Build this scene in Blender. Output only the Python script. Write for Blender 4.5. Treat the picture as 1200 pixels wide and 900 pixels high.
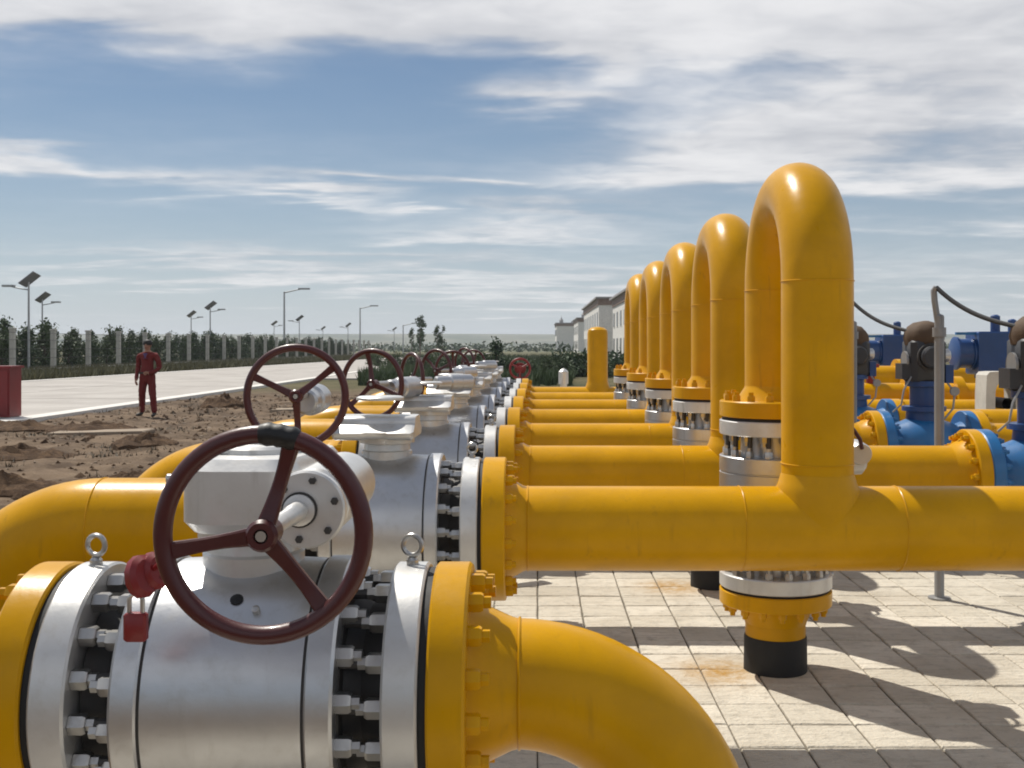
import bpy, bmesh, math, random
from mathutils import Vector, Matrix, noise as mnoise

for o in list(bpy.data.objects):
    bpy.data.objects.remove(o)
SC = bpy.context.scene
COL = SC.collection
PI = math.pi
R_ = math.radians

# ------------------------------------------------------------------ camera
EYE = 1.609
cam = bpy.data.cameras.new('camera')
cam.sensor_width = 36.0
cam.lens = 36.0 * 1300 / 1200
cam.shift_x = -30 / 1200
cam.shift_y = -44 / 1200
cam.clip_start = 0.05
cam.clip_end = 20000
camo = bpy.data.objects.new('camera', cam)
COL.objects.link(camo)
camo.location = (0, 0, EYE)
camo.rotation_euler = (PI / 2, 0, 0)
SC.camera = camo

# ------------------------------------------------------------------ light
SUN_FROM = Vector((-0.42, 0.56, 1.0)).normalized()
EL = math.asin(SUN_FROM.z)
AZ = math.atan2(SUN_FROM.x, SUN_FROM.y)
SUN_STRENGTH = 5.0
SKY_STRENGTH = 0.059
EXPOSURE = 0.0

sl = bpy.data.lights.new('sun', 'SUN')
sl.energy = SUN_STRENGTH
sl.angle = R_(0.55)
sl.color = (1.0, 0.95, 0.86)
slo = bpy.data.objects.new('sun', sl)
COL.objects.link(slo)
slo.rotation_euler = (-SUN_FROM).to_track_quat('-Z', 'Y').to_euler()
slo.location = (-8, 10, 20)

SC.view_settings.view_transform = 'Standard'
SC.view_settings.look = 'None'
SC.view_settings.exposure = EXPOSURE
SC.view_settings.gamma = 1.0
SC.render.engine = 'CYCLES'
SC.cycles.filter_width = 1.9
SC.cycles.max_bounces = 8


class NT:
    """small helper to write node trees as expressions"""
    def __init__(s, tree):
        s.t = tree
        s.n = tree.nodes
        s.l = tree.links

    def add(s, kind, **kw):
        n = s.n.new(kind)
        for k, v in kw.items():
            setattr(n, k, v)
        return n

    def put(s, sock, v):
        if isinstance(v, bpy.types.NodeSocket):
            s.l.new(v, sock)
        elif isinstance(v, (tuple, list)) and len(v) == 3 and sock.type == 'RGBA':
            sock.default_value = (*v, 1)
        else:
            sock.default_value = v

    def m(s, op, a, b=0.0, c=0.0, clamp=False):
        n = s.add('ShaderNodeMath', operation=op, use_clamp=clamp)
        for i, v in enumerate((a, b, c)):
            if i < len(n.inputs):
                s.put(n.inputs[i], v)
        return n.outputs[0]

    def mix(s, f, a, b):
        n = s.add('ShaderNodeMix', data_type='RGBA')
        s.put(n.inputs[0], f)
        s.put(n.inputs[6], a)
        s.put(n.inputs[7], b)
        return n.outputs[2]

    def noise(s, vec, scale, detail=4, rough=0.55, dist=0.0):
        n = s.add('ShaderNodeTexNoise')
        if vec is not None:
            s.put(n.inputs['Vector'], vec)
        n.inputs['Scale'].default_value = scale
        n.inputs['Detail'].default_value = detail
        n.inputs['Roughness'].default_value = rough
        n.inputs['Distortion'].default_value = dist
        return n.outputs[0]

    def xyz(s, x, y, z):
        n = s.add('ShaderNodeCombineXYZ')
        s.put(n.inputs[0], x)
        s.put(n.inputs[1], y)
        s.put(n.inputs[2], z)
        return n.outputs[0]

    def sep(s, v):
        n = s.add('ShaderNodeSeparateXYZ')
        s.put(n.inputs[0], v)
        return n.outputs

    def step(s, v, a, b):
        n = s.add('ShaderNodeMapRange', interpolation_type='SMOOTHSTEP')
        s.put(n.inputs[0], v)
        n.inputs[1].default_value = a
        n.inputs[2].default_value = b
        return n.outputs[0]

    def bump(s, h, strength, dist=0.01):
        n = s.add('ShaderNodeBump')
        n.inputs['Strength'].default_value = strength
        n.inputs['Distance'].default_value = dist
        s.put(n.inputs['Height'], h)
        return n.outputs[0]


# ------------------------------------------------------------------ sky
W = bpy.data.worlds.new('World')
SC.world = W
W.use_nodes = True
k = NT(W.node_tree)
for n in list(k.n):
    k.n.remove(n)
sky = k.add('ShaderNodeTexSky', sky_type='NISHITA')
sky.sun_disc = False
sky.sun_elevation = EL
sky.sun_rotation = AZ
sky.air_density = 1.0
sky.dust_density = 0.15
sky.ozone_density = 3.0
tc = k.add('ShaderNodeTexCoord')
dx, dy, dz = k.sep(tc.outputs['Generated'])
az = k.m('ARCTAN2', dx, dy)
el = k.m('ARCSINE', dz)
elp = k.m('MAXIMUM', dz, 0.0)
# the clouds lie on a high plane: direction projected on to it
pz = k.m('ADD', elp, 0.07)
pu = k.m('DIVIDE', dx, pz)
pv = k.m('DIVIDE', dy, pz)
plane = k.xyz(pu, pv, 0.0)
plane_s = k.xyz(k.m('MULTIPLY', pu, 0.55), pv, 3.7)
n_big = k.noise(plane_s, 0.75, 3, 0.5, 0.2)
n_mid = k.noise(plane_s, 1.9, 4, 0.50, 0.3)
n_fine = k.noise(plane, 5.0, 5, 0.55, 0.4)
# wobble so that the banks have ragged outlines
wob = k.m('MULTIPLY', k.m('SUBTRACT', n_mid, 0.5), 0.10)
wob2 = k.m('MULTIPLY', k.m('SUBTRACT', n_big, 0.5), 0.10)
azw = k.m('ADD', az, k.m('MULTIPLY', wob, 2.5))
elw = k.m('ADD', el, k.m('ADD', wob, wob2))


def bank(a0, e0, sa, se, w, tilt=0.0):
    da = k.m('SUBTRACT', azw, a0)
    de = k.m('SUBTRACT', k.m('SUBTRACT', elw, e0), k.m('MULTIPLY', da, tilt))
    qa = k.m('POWER', k.m('ABSOLUTE', k.m('DIVIDE', da, sa)), 2.0)
    qe = k.m('POWER', k.m('ABSOLUTE', k.m('DIVIDE', de, se)), 2.0)
    return k.m('MULTIPLY', k.m('EXPONENT', k.m('MULTIPLY', k.m('ADD', qa, qe), -1.0)), w)


high = k.m('SUBTRACT', 1.0, k.m('MULTIPLY', k.step(el, 0.42, 0.8), 0.6))
dens = k.m('MULTIPLY', k.m('MULTIPLY', k.step(elw, 0.235, 0.285), 0.72), high)
for args in [(-0.42, 0.300, 0.36, 0.046, 0.95, 0.0), (0.30, 0.19, 0.20, 0.05, 0.35, 0.05), (0.46, 0.26, 0.16, 0.05, 0.5, 0.0), (-0.42, 0.158, 0.20, 0.013, 0.60, -0.02), (-0.18, 0.150, 0.055, 0.009, 0.5, -0.1),
             (0.02, 0.214, 0.09, 0.014, 0.62, 0.0), (0.05, 0.255, 0.10, 0.02, 0.5, -0.2),
             (-0.055, 0.153, 0.06, 0.008, 0.55, 0.0),
             (0.20, 0.168, 0.14, 0.026, 0.70, 0.08), (0.34, 0.235, 0.14, 0.035, 0.55, -0.1),
             (0.42, 0.14, 0.14, 0.03, 0.50, 0.0), (-0.02, 0.115, 0.11, 0.014, 0.45, 0.0),
             (-0.25, 0.072, 0.20, 0.014, 0.42, 0.0), (0.12, 0.06, 0.25, 0.02, 0.38, 0.0),
             (0.55, 0.07, 0.2, 0.02, 0.3, 0.0)]:
    dens = k.m('ADD', dens, bank(*args))
tex = k.m('ADD', k.m('MULTIPLY', k.m('SUBTRACT', n_mid, 0.5), 1.5), k.m('MULTIPLY', k.m('SUBTRACT', n_fine, 0.5), 0.8))
dens = k.m('ADD', dens, k.m('MULTIPLY', tex, k.m('ADD', k.m('MULTIPLY', dens, 0.9), 0.16)))
dens = k.m('ADD', dens, k.m('MULTIPLY', k.m('SUBTRACT', n_big, 0.5), 0.25))
dens = k.step(dens, -0.06, 0.76)
# thin veil everywhere that thickens towards the horizon
veil = k.m('MULTIPLY', k.m('EXPONENT', k.m('MULTIPLY', elp, -7.0)), 0.82)
veil = k.m('ADD', veil, 0.06)
shade = k.step(k.m('ADD', k.m('MULTIPLY', n_mid, 0.55), k.m('ADD', k.m('MULTIPLY', n_big, 0.25), k.m('MULTIPLY', n_fine, 0.2))), 0.36, 0.62)
cl_col = k.mix(shade, (9.4, 9.6, 10.2), (15.0, 14.9, 15.0))
hs = k.add('ShaderNodeHueSaturation')
hs.inputs['Saturation'].default_value = 1.28
k.put(hs.inputs['Color'], sky.outputs[0])
skyc = hs.outputs[0]
hz_col = (9.4, 10.4, 11.7)
c1 = k.mix(veil, skyc, hz_col)
c2 = k.mix(k.m('MULTIPLY', dens, 0.92), c1, cl_col)
bg = k.add('ShaderNodeBackground')
k.put(bg.inputs[0], c2)
bg.inputs[1].default_value = SKY_STRENGTH
wo = k.add('ShaderNodeOutputWorld')
k.l.new(bg.outputs[0], wo.inputs[0])

# ------------------------------------------------------------------ materials
MATS = {}


def material(name, build):
    m = bpy.data.materials.new(name)
    m.use_nodes = True
    t = NT(m.node_tree)
    b = t.n['Principled BSDF']
    build(t, b)
    MATS[name] = m
    return m


def geo_pos(t):
    return t.add('ShaderNodeNewGeometry').outputs['Position']


def paint(name, col, rough=0.35, metal=0.0, coat=0.0, dirt=0.25, dirtcol=(0.20, 0.15, 0.10), bump=0.05, spec=0.5, chips=None):
    def f(t, b):
        p = geo_pos(t)
        n1 = t.noise(p, 3.1, 5, 0.6)
        n2 = t.noise(p, 23.0, 6, 0.7)
        n3 = t.noise(p, 90.0, 3, 0.6)
        var = t.mix(t.step(n1, 0.3, 0.7), tuple(c * 0.88 for c in col), tuple(min(1, c * 1.06) for c in col))
        nz = t.sep(t.add('ShaderNodeNewGeometry').outputs['Normal'])[2]
        up = t.m('ADD', t.m('MULTIPLY', nz, 0.35), 0.55, clamp=True)
        dm = t.m('MULTIPLY', t.m('MULTIPLY', t.step(n2, 0.48, 0.75), up), dirt)
        c = t.mix(dm, var, dirtcol)
        px_, py_, pz_ = t.sep(p)
        streak = t.noise(t.xyz(t.m('MULTIPLY', px_, 26.0), t.m('MULTIPLY', py_, 26.0), t.m('MULTIPLY', pz_, 2.2)), 1.0, 4, 0.6)
        sm_ = t.m('MULTIPLY', t.step(streak, 0.56, 0.74), t.step(n1, 0.42, 0.66))
        c = t.mix(t.m('MULTIPLY', sm_, min(0.55, dirt * 1.5)), c, tuple(x * 0.6 for x in dirtcol))
        if chips:
            c = t.mix(t.m('MULTIPLY', t.step(t.noise(p, 60, 4, 0.7), 0.66, 0.70), 0.8), c, chips)
        t.put(b.inputs['Base Color'], c)
        t.put(b.inputs['Roughness'], t.m('ADD', rough - 0.06, t.m('MULTIPLY', n2, 0.22)))
        b.inputs['Metallic'].default_value = metal
        b.inputs['Specular IOR Level'].default_value = spec
        if coat:
            b.inputs['Coat Weight'].default_value = coat
            b.inputs['Coat Roughness'].default_value = 0.12
        if bump:
            h = t.m('ADD', t.m('ADD', t.m('MULTIPLY', n2, 0.7), t.m('MULTIPLY', n3, 0.3)), t.m('MULTIPLY', t.noise(p, 8.0, 2, 0.5), 1.2))
            t.put(b.inputs['Normal'], t.bump(h, bump, 0.01))
    return material(name, f)


paint('yellow', (0.60, 0.302, 0.0006), 0.26, 0.0, 0.0, 0.24, (0.40, 0.215, 0.03), 0.07, 0.18)
paint('silver', (0.56, 0.565, 0.575), 0.30, 0.90, 0.0, 0.34, (0.30, 0.27, 0.22), 0.07)
paint('white_paint', (0.63, 0.625, 0.61), 0.32, 0.50, 0.1, 0.34, (0.34, 0.29, 0.22), 0.07)
paint('steel', (0.50, 0.49, 0.47), 0.28, 0.9, 0.0, 0.45, (0.16, 0.11, 0.07), 0.08)
paint('dark_steel', (0.055, 0.052, 0.05), 0.55, 0.3, 0.0, 0.35, (0.10, 0.075, 0.05), 0.1)
paint('black', (0.008, 0.008, 0.009), 0.6, 0.0, 0.0, 0.1, (0.04, 0.035, 0.03), 0.1)
paint('maroon', (0.062, 0.0045, 0.0055), 0.36, 0.0, 0.2, 0.2, (0.10, 0.035, 0.02), 0.10)
paint('red', (0.20, 0.008, 0.010), 0.42, 0.0, 0.1, 0.2, (0.14, 0.05, 0.03), 0.08)
paint('blue', (0.009, 0.052, 0.19), 0.36, 0.0, 0.2, 0.2, (0.12, 0.11, 0.10), 0.07)
paint('bright_blue', (0.014, 0.13, 0.34), 0.34, 0.0, 0.2, 0.2, (0.12, 0.11, 0.10), 0.07)
paint('actuator_grey', (0.034, 0.036, 0.042), 0.45, 0.1, 0.0, 0.3, (0.13, 0.10, 0.07), 0.08)
paint('brown_cover', (0.085, 0.050, 0.026), 0.75, 0.0, 0.0, 0.35, (0.20, 0.14, 0.08), 0.4)
paint('conduit', (0.30, 0.30, 0.30), 0.45, 0.5, 0.0, 0.25, (0.2, 0.16, 0.12), 0.08)
paint('rubber', (0.03, 0.03, 0.032), 0.6, 0.0, 0.0, 0.2, (0.1, 0.08, 0.06), 0.1)
paint('lamp_pole', (0.40, 0.41, 0.42), 0.45, 0.3, 0.0, 0.2, (0.25, 0.22, 0.2), 0.05)
paint('solar_panel', (0.19, 0.20, 0.22), 0.30, 0.0, 0.3, 0.1, (0.15, 0.13, 0.1), 0.0)
paint('concrete_post', (0.52, 0.50, 0.45), 0.85, 0.0, 0.0, 0.4, (0.22, 0.19, 0.15), 0.3)
paint('wall_white', (0.72, 0.70, 0.66), 0.8, 0.0, 0.0, 0.25, (0.40, 0.36, 0.30), 0.2)
paint('parapet_brown', (0.22, 0.15, 0.12), 0.7, 0.0, 0.0, 0.3, (0.25, 0.2, 0.16), 0.2)
paint('roof_grey', (0.32, 0.31, 0.31), 0.7, 0.0, 0.0, 0.3, (0.25, 0.22, 0.2), 0.2)
paint('window_glass', (0.09, 0.10, 0.11), 0.12, 0.0, 0.0, 0.1, (0.1, 0.09, 0.08), 0.0)
paint('window_frame', (0.55, 0.55, 0.54), 0.5, 0.0, 0.0, 0.2, (0.25, 0.22, 0.2), 0.0)
paint('coverall', (0.15, 0.014, 0.013), 0.85, 0.0, 0.0, 0.25, (0.10, 0.03, 0.02), 0.5)
paint('skin', (0.34, 0.17, 0.11), 0.55, 0.0, 0.0, 0.0, (0.3, 0.2, 0.1), 0.05)
paint('hair', (0.012, 0.010, 0.009), 0.6, 0.0, 0.0, 0.0, (0.03, 0.02, 0.02), 0.3)
paint('shoe', (0.03, 0.025, 0.02), 0.6, 0.0, 0.0, 0.3, (0.15, 0.1, 0.07), 0.1)
paint('shirt', (0.10, 0.06, 0.16), 0.8, 0.0, 0.0, 0.0, (0.1, 0.1, 0.1), 0.1)
paint('tape', (0.006, 0.006, 0.007), 0.45, 0.0, 0.0, 0.1, (0.05, 0.04, 0.03), 0.1)
paint('bark', (0.10, 0.075, 0.055), 0.9, 0.0, 0.0, 0.3, (0.05, 0.04, 0.03), 0.6)
paint('kerb', (0.66, 0.64, 0.60), 0.85, 0.0, 0.0, 0.35, (0.36, 0.30, 0.24), 0.3)
paint('stone', (0.29, 0.23, 0.17), 0.9, 0.0, 0.0, 0.4, (0.22, 0.15, 0.10), 0.4)


def leafmat(name, c1, c2):
    def f(t, b):
        p = geo_pos(t)
        oi = t.add('ShaderNodeObjectInfo').outputs['Random']
        n1 = t.noise(p, 2.3, 4, 0.6)
        n2 = t.noise(p, 17.0, 2, 0.5)
        a = t.m('ADD', t.m('MULTIPLY', t.step(n1, 0.3, 0.7), 0.5), t.m('MULTIPLY', oi, 0.5))
        c = t.mix(a, c1, c2)
        c = t.mix(t.m('MULTIPLY', t.step(n2, 0.5, 0.8), 0.5), c, tuple(x * 1.5 for x in c2))
        t.put(b.inputs['Base Color'], c)
        b.inputs['Roughness'].default_value = 0.6
        b.inputs['Specular IOR Level'].default_value = 0.3
    return material(name, f)


leafmat('leaf_dark', (0.024, 0.048, 0.020), (0.064, 0.100, 0.040))
leafmat('leaf_mid', (0.035, 0.062, 0.022), (0.075, 0.105, 0.038))
leafmat('leaf_dry', (0.10, 0.085, 0.045), (0.20, 0.165, 0.09))
leafmat('grass', (0.055, 0.065, 0.026), (0.15, 0.135, 0.07))
leafmat('scrub', (0.050, 0.042, 0.028), (0.095, 0.075, 0.045))

TILE = 0.27
POSTS = []


def f_tile(t, b):
    p = geo_pos(t)
    x, y, z = t.sep(p)
    cx = t.m('FLOOR', t.m('DIVIDE', t.m('ADD', x, 1.35), TILE))
    cy = t.m('FLOOR', t.m('DIVIDE', t.m('SUBTRACT', y, 0.4), TILE))
    wn = t.add('ShaderNodeTexWhiteNoise')
    t.put(wn.inputs['Vector'], t.xyz(cx, cy, 0.0))
    r = wn.outputs['Value']
    base = t.mix(r, (0.53, 0.485, 0.40), (0.66, 0.61, 0.515))
    n1 = t.noise(p, 1.3, 5, 0.6)
    n2 = t.noise(p, 14.0, 6, 0.7)
    n3 = t.noise(p, 85.0, 3, 0.7)
    c = t.mix(t.m('MULTIPLY', t.step(n1, 0.42, 0.66), 0.5), base, (0.36, 0.31, 0.235))
    c = t.mix(t.m('MULTIPLY', t.step(n2, 0.48, 0.68), 0.55), c, (0.34, 0.305, 0.25))
    n4 = t.noise(t.xyz(t.m('MULTIPLY', x, 5.0), t.m('MULTIPLY', y, 34.0), 0.0), 1.0, 5, 0.65, 0.4)
    c = t.mix(t.m('MULTIPLY', t.step(n4, 0.50, 0.68), 0.42), c, (0.30, 0.265, 0.21))
    c = t.mix(t.m('MULTIPLY', t.step(n3, 0.62, 0.72), 0.5), c, (0.24, 0.22, 0.20))
    # ochre rust stains that have run out beside the black pipe sleeves
    st = None
    for (px, py) in POSTS:
        ddx = t.m('DIVIDE', t.m('SUBTRACT', x, px - 0.28), 0.20)
        ddy = t.m('DIVIDE', t.m('SUBTRACT', y, py - 0.04), 0.20)
        q = t.m('EXPONENT', t.m('MULTIPLY', t.m('ADD', t.m('MULTIPLY', ddx, ddx), t.m('MULTIPLY', ddy, ddy)), -1.0))
        st = q if st is None else t.m('MAXIMUM', st, q)
    st = t.m('MULTIPLY', st, t.step(t.m('ADD', n2, t.m('MULTIPLY', n1, 0.4)), 0.42, 0.85))
    c = t.mix(t.m('MULTIPLY', st, 1.0, clamp=True), c, (0.42, 0.24, 0.06))
    t.put(b.inputs['Base Color'], c)
    b.inputs['Roughness'].default_value = 0.85
    b.inputs['Specular IOR Level'].default_value = 0.3
    # bush-hammered ridges across each slab
    wv = t.add('ShaderNodeTexWave', wave_type='BANDS', bands_direction='Y')
    t.put(wv.inputs['Vector'], p)
    wv.inputs['Scale'].default_value = 7.4
    wv.inputs['Distortion'].default_value = 9.0
    wv.inputs['Detail'].default_value = 3
    wv.inputs['Detail Scale'].default_value = 3
    h = t.m('ADD', t.m('MULTIPLY', wv.outputs['Fac'], 0.22), t.m('ADD', t.m('MULTIPLY', n2, 0.8), t.m('MULTIPLY', n3, 0.35)))
    t.put(b.inputs['Normal'], t.bump(t.m('ADD', h, t.m('MULTIPLY', n4, -0.7)), 0.75, 0.014))


SP = 1.93
D1 = 4.70
XL = 1.185
POSTS = [(XL, D1 + 0.83 + SP * i) for i in range(4)]
material('tile', f_tile)
paint('joint', (0.13, 0.115, 0.09), 0.95, 0.0, 0.0, 0.9, (0.34, 0.29, 0.21), 0.4)


def f_ground(t, b):
    p = geo_pos(t)
    x, y, z = t.sep(p)
    n0 = t.noise(p, 0.12, 4, 0.6)
    n1 = t.noise(p, 0.9, 6, 0.65)
    n2 = t.noise(p, 6.0, 6, 0.7)
    n3 = t.noise(p, 40.0, 4, 0.7)
    dirt = t.mix(t.step(n1, 0.38, 0.64), (0.088, 0.060, 0.040), (0.185, 0.132, 0.088))
    dirt = t.mix(t.m('MULTIPLY', t.step(n2, 0.50, 0.72), 0.55), dirt, (0.26, 0.195, 0.130))
    dirt = t.mix(t.m('MULTIPLY', t.step(n3, 0.56, 0.70), 0.5), dirt, (0.075, 0.048, 0.030))
    # beyond the road: dry grass, then fields in long strips
    gm = t.step(t.m('ADD', n0, t.m('MULTIPLY', n1, 0.5)), 0.55, 0.95)
    grass = t.mix(gm, (0.060, 0.062, 0.026), (0.125, 0.105, 0.055))
    strip = t.noise(t.xyz(t.m('MULTIPLY', x, 0.0012), t.m('MULTIPLY', y, 0.011), 0.0), 1.0, 4, 0.7)
    field = t.mix(t.step(strip, 0.40, 0.60), (0.060, 0.075, 0.040), (0.19, 0.18, 0.11))
    far = t.step(y, 140, 420)
    wild = t.mix(far, grass, field)
    wig = t.m('MULTIPLY', t.m('SUBTRACT', n1, 0.5), 5.0)
    edge = t.m('ADD', t.m('ADD', x, 22.0), wig)
    left = t.m('SUBTRACT', 1.0, t.step(edge, -1.0, 1.0))
    back = t.step(t.m('ADD', y, t.m('MULTIPLY', wig, 2.0)), 36, 46)
    c = t.mix(t.m('MAXIMUM', left, back), dirt, wild)
    t.put(b.inputs['Base Color'], c)
    b.inputs['Roughness'].default_value = 0.95
    b.inputs['Specular IOR Level'].default_value = 0.15
    h = t.m('ADD', t.m('MULTIPLY', n2, 1.0), t.m('MULTIPLY', n3, 0.35))
    t.put(b.inputs['Normal'], t.bump(h, 0.9, 0.05))


material('ground', f_ground)


def f_soil(t, b):
    p = geo_pos(t)
    n2 = t.noise(p, 7.0, 6, 0.7)
    n3 = t.noise(p, 45.0, 4, 0.7)
    c = t.mix(t.step(n2, 0.4, 0.68), (0.085, 0.052, 0.032), (0.175, 0.110, 0.065))
    c = t.mix(t.m('MULTIPLY', t.step(n3, 0.52, 0.7), 0.5), c, (0.06, 0.04, 0.028))
    t.put(b.inputs['Base Color'], c)
    b.inputs['Roughness'].default_value = 0.95
    b.inputs['Specular IOR Level'].default_value = 0.15
    t.put(b.inputs['Normal'], t.bump(t.m('ADD', n2, n3), 0.9, 0.05))


material('soil', f_soil)


def f_road(t, b):
    p = geo_pos(t)
    n1 = t.noise(p, 0.5, 5, 0.6)
    n2 = t.noise(p, 5.0, 5, 0.7)
    n3 = t.noise(p, 50.0, 3, 0.7)
    c = t.mix(t.step(n1, 0.35, 0.7), (0.33, 0.305, 0.28), (0.42, 0.395, 0.365))
    c = t.mix(t.m('MULTIPLY', t.step(n2, 0.5, 0.75), 0.35), c, (0.27, 0.235, 0.20))
    c = t.mix(t.m('MULTIPLY', t.step(n3, 0.6, 0.7), 0.25), c, (0.25, 0.23, 0.21))
    t.put(b.inputs['Base Color'], c)
    b.inputs['Roughness'].default_value = 0.9
    t.put(b.inputs['Normal'], t.bump(n3, 0.3, 0.01))


material('road', f_road)


def f_hill(t, b):
    p = geo_pos(t)
    n1 = t.noise(p, 0.006, 6, 0.65)
    n2 = t.noise(p, 0.05, 5, 0.7)
    c = t.mix(t.step(n1, 0.38, 0.62), (0.085, 0.105, 0.075), (0.20, 0.195, 0.145))
    c = t.mix(t.m('MULTIPLY', t.step(n2, 0.5, 0.7), 0.5), c, (0.06, 0.08, 0.055))
    t.put(b.inputs['Base Color'], c)
    b.inputs['Roughness'].default_value = 1.0
    b.inputs['Specular IOR Level'].default_value = 0.0


material('hill', f_hill)


# ------------------------------------------------------------------ mesh helpers
def frame(axis):
    a = Vector(axis).normalized()
    ref = Vector((0, 0, 1)) if abs(a.z) < 0.9 else Vector((1, 0, 0))
    u = ref.cross(a).normalized()
    v = a.cross(u)
    return a, u, v


class MB:
    def __init__(s):
        s.v = []
        s.f = []
        s.mi = []
        s.cur = 0

    def face(s, idx):
        s.f.append(tuple(idx))
        s.mi.append(s.cur)

    def rev(s, prof, o=(0, 0, 0), axis=(1, 0, 0), seg=40, a0=0.0, squash=(1, 1)):
        """surface of revolution; prof = [(along, radius)...]"""
        a, u, v = frame(axis)
        o = Vector(o)
        rings = []
        for (h, r) in prof:
            if r < 1e-6:
                s.v.append(tuple(o + a * h))
                rings.append([len(s.v) - 1])
            else:
                ring = []
                for i in range(seg):
                    t = a0 + 2 * PI * i / seg
                    s.v.append(tuple(o + a * h + u * (r * math.cos(t) * squash[0]) + v * (r * math.sin(t) * squash[1])))
                    ring.append(len(s.v) - 1)
                rings.append(ring)
        for p, q in zip(rings, rings[1:]):
            if len(p) == 1 and len(q) == 1:
                continue
            for i in range(seg):
                j = (i + 1) % seg
                if len(p) == 1:
                    s.face((p[0], q[i], q[j]))
                elif len(q) == 1:
                    s.face((p[i], p[j], q[0]))
                else:
                    s.face((p[i], p[j], q[j], q[i]))
        return s

    def tube(s, pts, rad, seg=24, cap=True, closed=False):
        pts = [Vector(p) for p in pts]
        n = len(pts)
        rads = rad if isinstance(rad, (list, tuple)) else [rad] * n
        rings = []
        prev = None
        for i, p in enumerate(pts):
            if closed:
                tan = (pts[(i + 1) % n] - pts[i - 1]).normalized()
            else:
                tan = (pts[min(i + 1, n - 1)] - pts[max(i - 1, 0)]).normalized()
            if prev is None:
                a, u, v = frame(tan)
            else:
                u = (prev - tan * prev.dot(tan)).normalized()
                v = tan.cross(u)
            prev = u
            ring = []
            for j in range(seg):
                t = 2 * PI * j / seg
                s.v.append(tuple(p + (u * math.cos(t) + v * math.sin(t)) * rads[i]))
                ring.append(len(s.v) - 1)
            rings.append(ring)
        if closed:
            rings.append(rings[0])
        for p, q in zip(rings, rings[1:]):
            for i in range(seg):
                j = (i + 1) % seg
                s.face((p[i], p[j], q[j], q[i]))
        if cap and not closed:
            s.face(list(reversed(rings[0])))
            s.face(rings[-1])
        return s

    def box(s, c, size, rot=None, taper=1.0):
        c = Vector(c)
        hx, hy, hz = (x / 2 for x in size)
        b = len(s.v)
        for z in (-1, 1):
            for (x, y) in ((-1, -1), (1, -1), (1, 1), (-1, 1)):
                t = taper if z > 0 else 1.0
                p = Vector((x * hx * t, y * hy * t, z * hz))
                if rot:
                    p = rot @ p
                s.v.append(tuple(c + p))
        for q in ((0, 3, 2, 1), (4, 5, 6, 7), (0, 1, 5, 4), (1, 2, 6, 5), (2, 3, 7, 6), (3, 0, 4, 7)):
            s.face([b + i for i in q])
        return s

    def prism(s, outline, z0, z1, bev=0.0):
        """outline: ccw xy points, extruded along z with a small chamfer on top and bottom"""
        n = len(outline)
        cx = sum(p[0] for p in outline) / n
        cy = sum(p[1] for p in outline) / n
        levels = [(z0, bev), (z0 + bev, 0), (z1 - bev, 0), (z1, bev)] if bev else [(z0, 0), (z1, 0)]
        rings = []
        for (z, ins) in levels:
            ring = []
            for (x, y) in outline:
                d = Vector((x - cx, y - cy))
                L = max(d.length, 1e-6)
                d *= (L - ins) / L
                s.v.append((cx + d.x, cy + d.y, z))
                ring.append(len(s.v) - 1)
            rings.append(ring)
        for p, q in zip(rings, rings[1:]):
            for i in range(n):
                j = (i + 1) % n
                s.face((p[i], p[j], q[j], q[i]))
        s.face(list(reversed(rings[0])))
        s.face(rings[-1])
        return s

    def nut(s, o, axis, r, h, stud=0.0, rs=0.0):
        """hexagonal nut with a chamfer and the end of its stud"""
        s.rev([(0, 0), (0, r), (h * 0.82, r), (h, r * 0.84), (h, rs or r * 0.55)] + ([(h + stud, rs), (h + stud, 0)] if stud else [(h, 0)]), o, axis, 6)
        return s

    def mesh(s, name, mats, smooth=35):
        me = bpy.data.meshes.new(name)
        me.from_pydata(s.v, [], s.f)
        for m in (mats if isinstance(mats, (list, tuple)) else [mats]):
            me.materials.append(MATS[m])
        if len(me.materials) > 1:
            me.polygons.foreach_set('material_index', s.mi)
        bm = bmesh.new()
        bm.from_mesh(me)
        bmesh.ops.recalc_face_normals(bm, faces=bm.faces)
        bm.to_mesh(me)
        bm.free()
        if smooth:
            me.shade_smooth()
            me.set_sharp_from_angle(angle=R_(smooth))
        return me

    def build(s, name, mats, parent=None, smooth=35, loc=None):
        return link(name, s.mesh(name, mats, smooth), parent, loc)


def link(name, me, parent=None, loc=None, rot=None):
    o = bpy.data.objects.new(name, me)
    COL.objects.link(o)
    if parent is not None:
        o.parent = parent
    if loc is not None:
        o.location = loc
    if rot is not None:
        o.rotation_euler = rot
    return o


def tag(o, label=None, cat=None, group=None, kind=None):
    if label:
        o['label'] = label
    if cat:
        o['category'] = cat
    if group:
        o['group'] = group
    if kind:
        o['kind'] = kind
    return o


def thing(name, label, cat, loc=(0, 0, 0), group=None, rz=0.0):
    o = link(name, None, None, loc)
    o.rotation_euler = (0, 0, rz)
    o.empty_display_size = 0.1
    return tag(o, label, cat, group)


def structure(o):
    o['kind'] = 'structure'
    return o


def copy_tree(o, parent=None):
    c = o.copy()
    COL.objects.link(c)
    if parent is not None:
        c.parent = parent
    for ch in list(o.children):
        copy_tree(ch, c)
    return c


def arc(c, r, a0, a1, n, plane='xz'):
    out = []
    for i in range(n + 1):
        t = a0 + (a1 - a0) * i / n
        x, y = r * math.cos(t), r * math.sin(t)
        out.append(Vector(c) + (Vector((x, 0, y)) if plane == 'xz' else Vector((0, x, y)) if plane == 'yz' else Vector((x, y, 0))))
    return out


# ------------------------------------------------------------------ ground
rng = random.Random(7)


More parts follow.
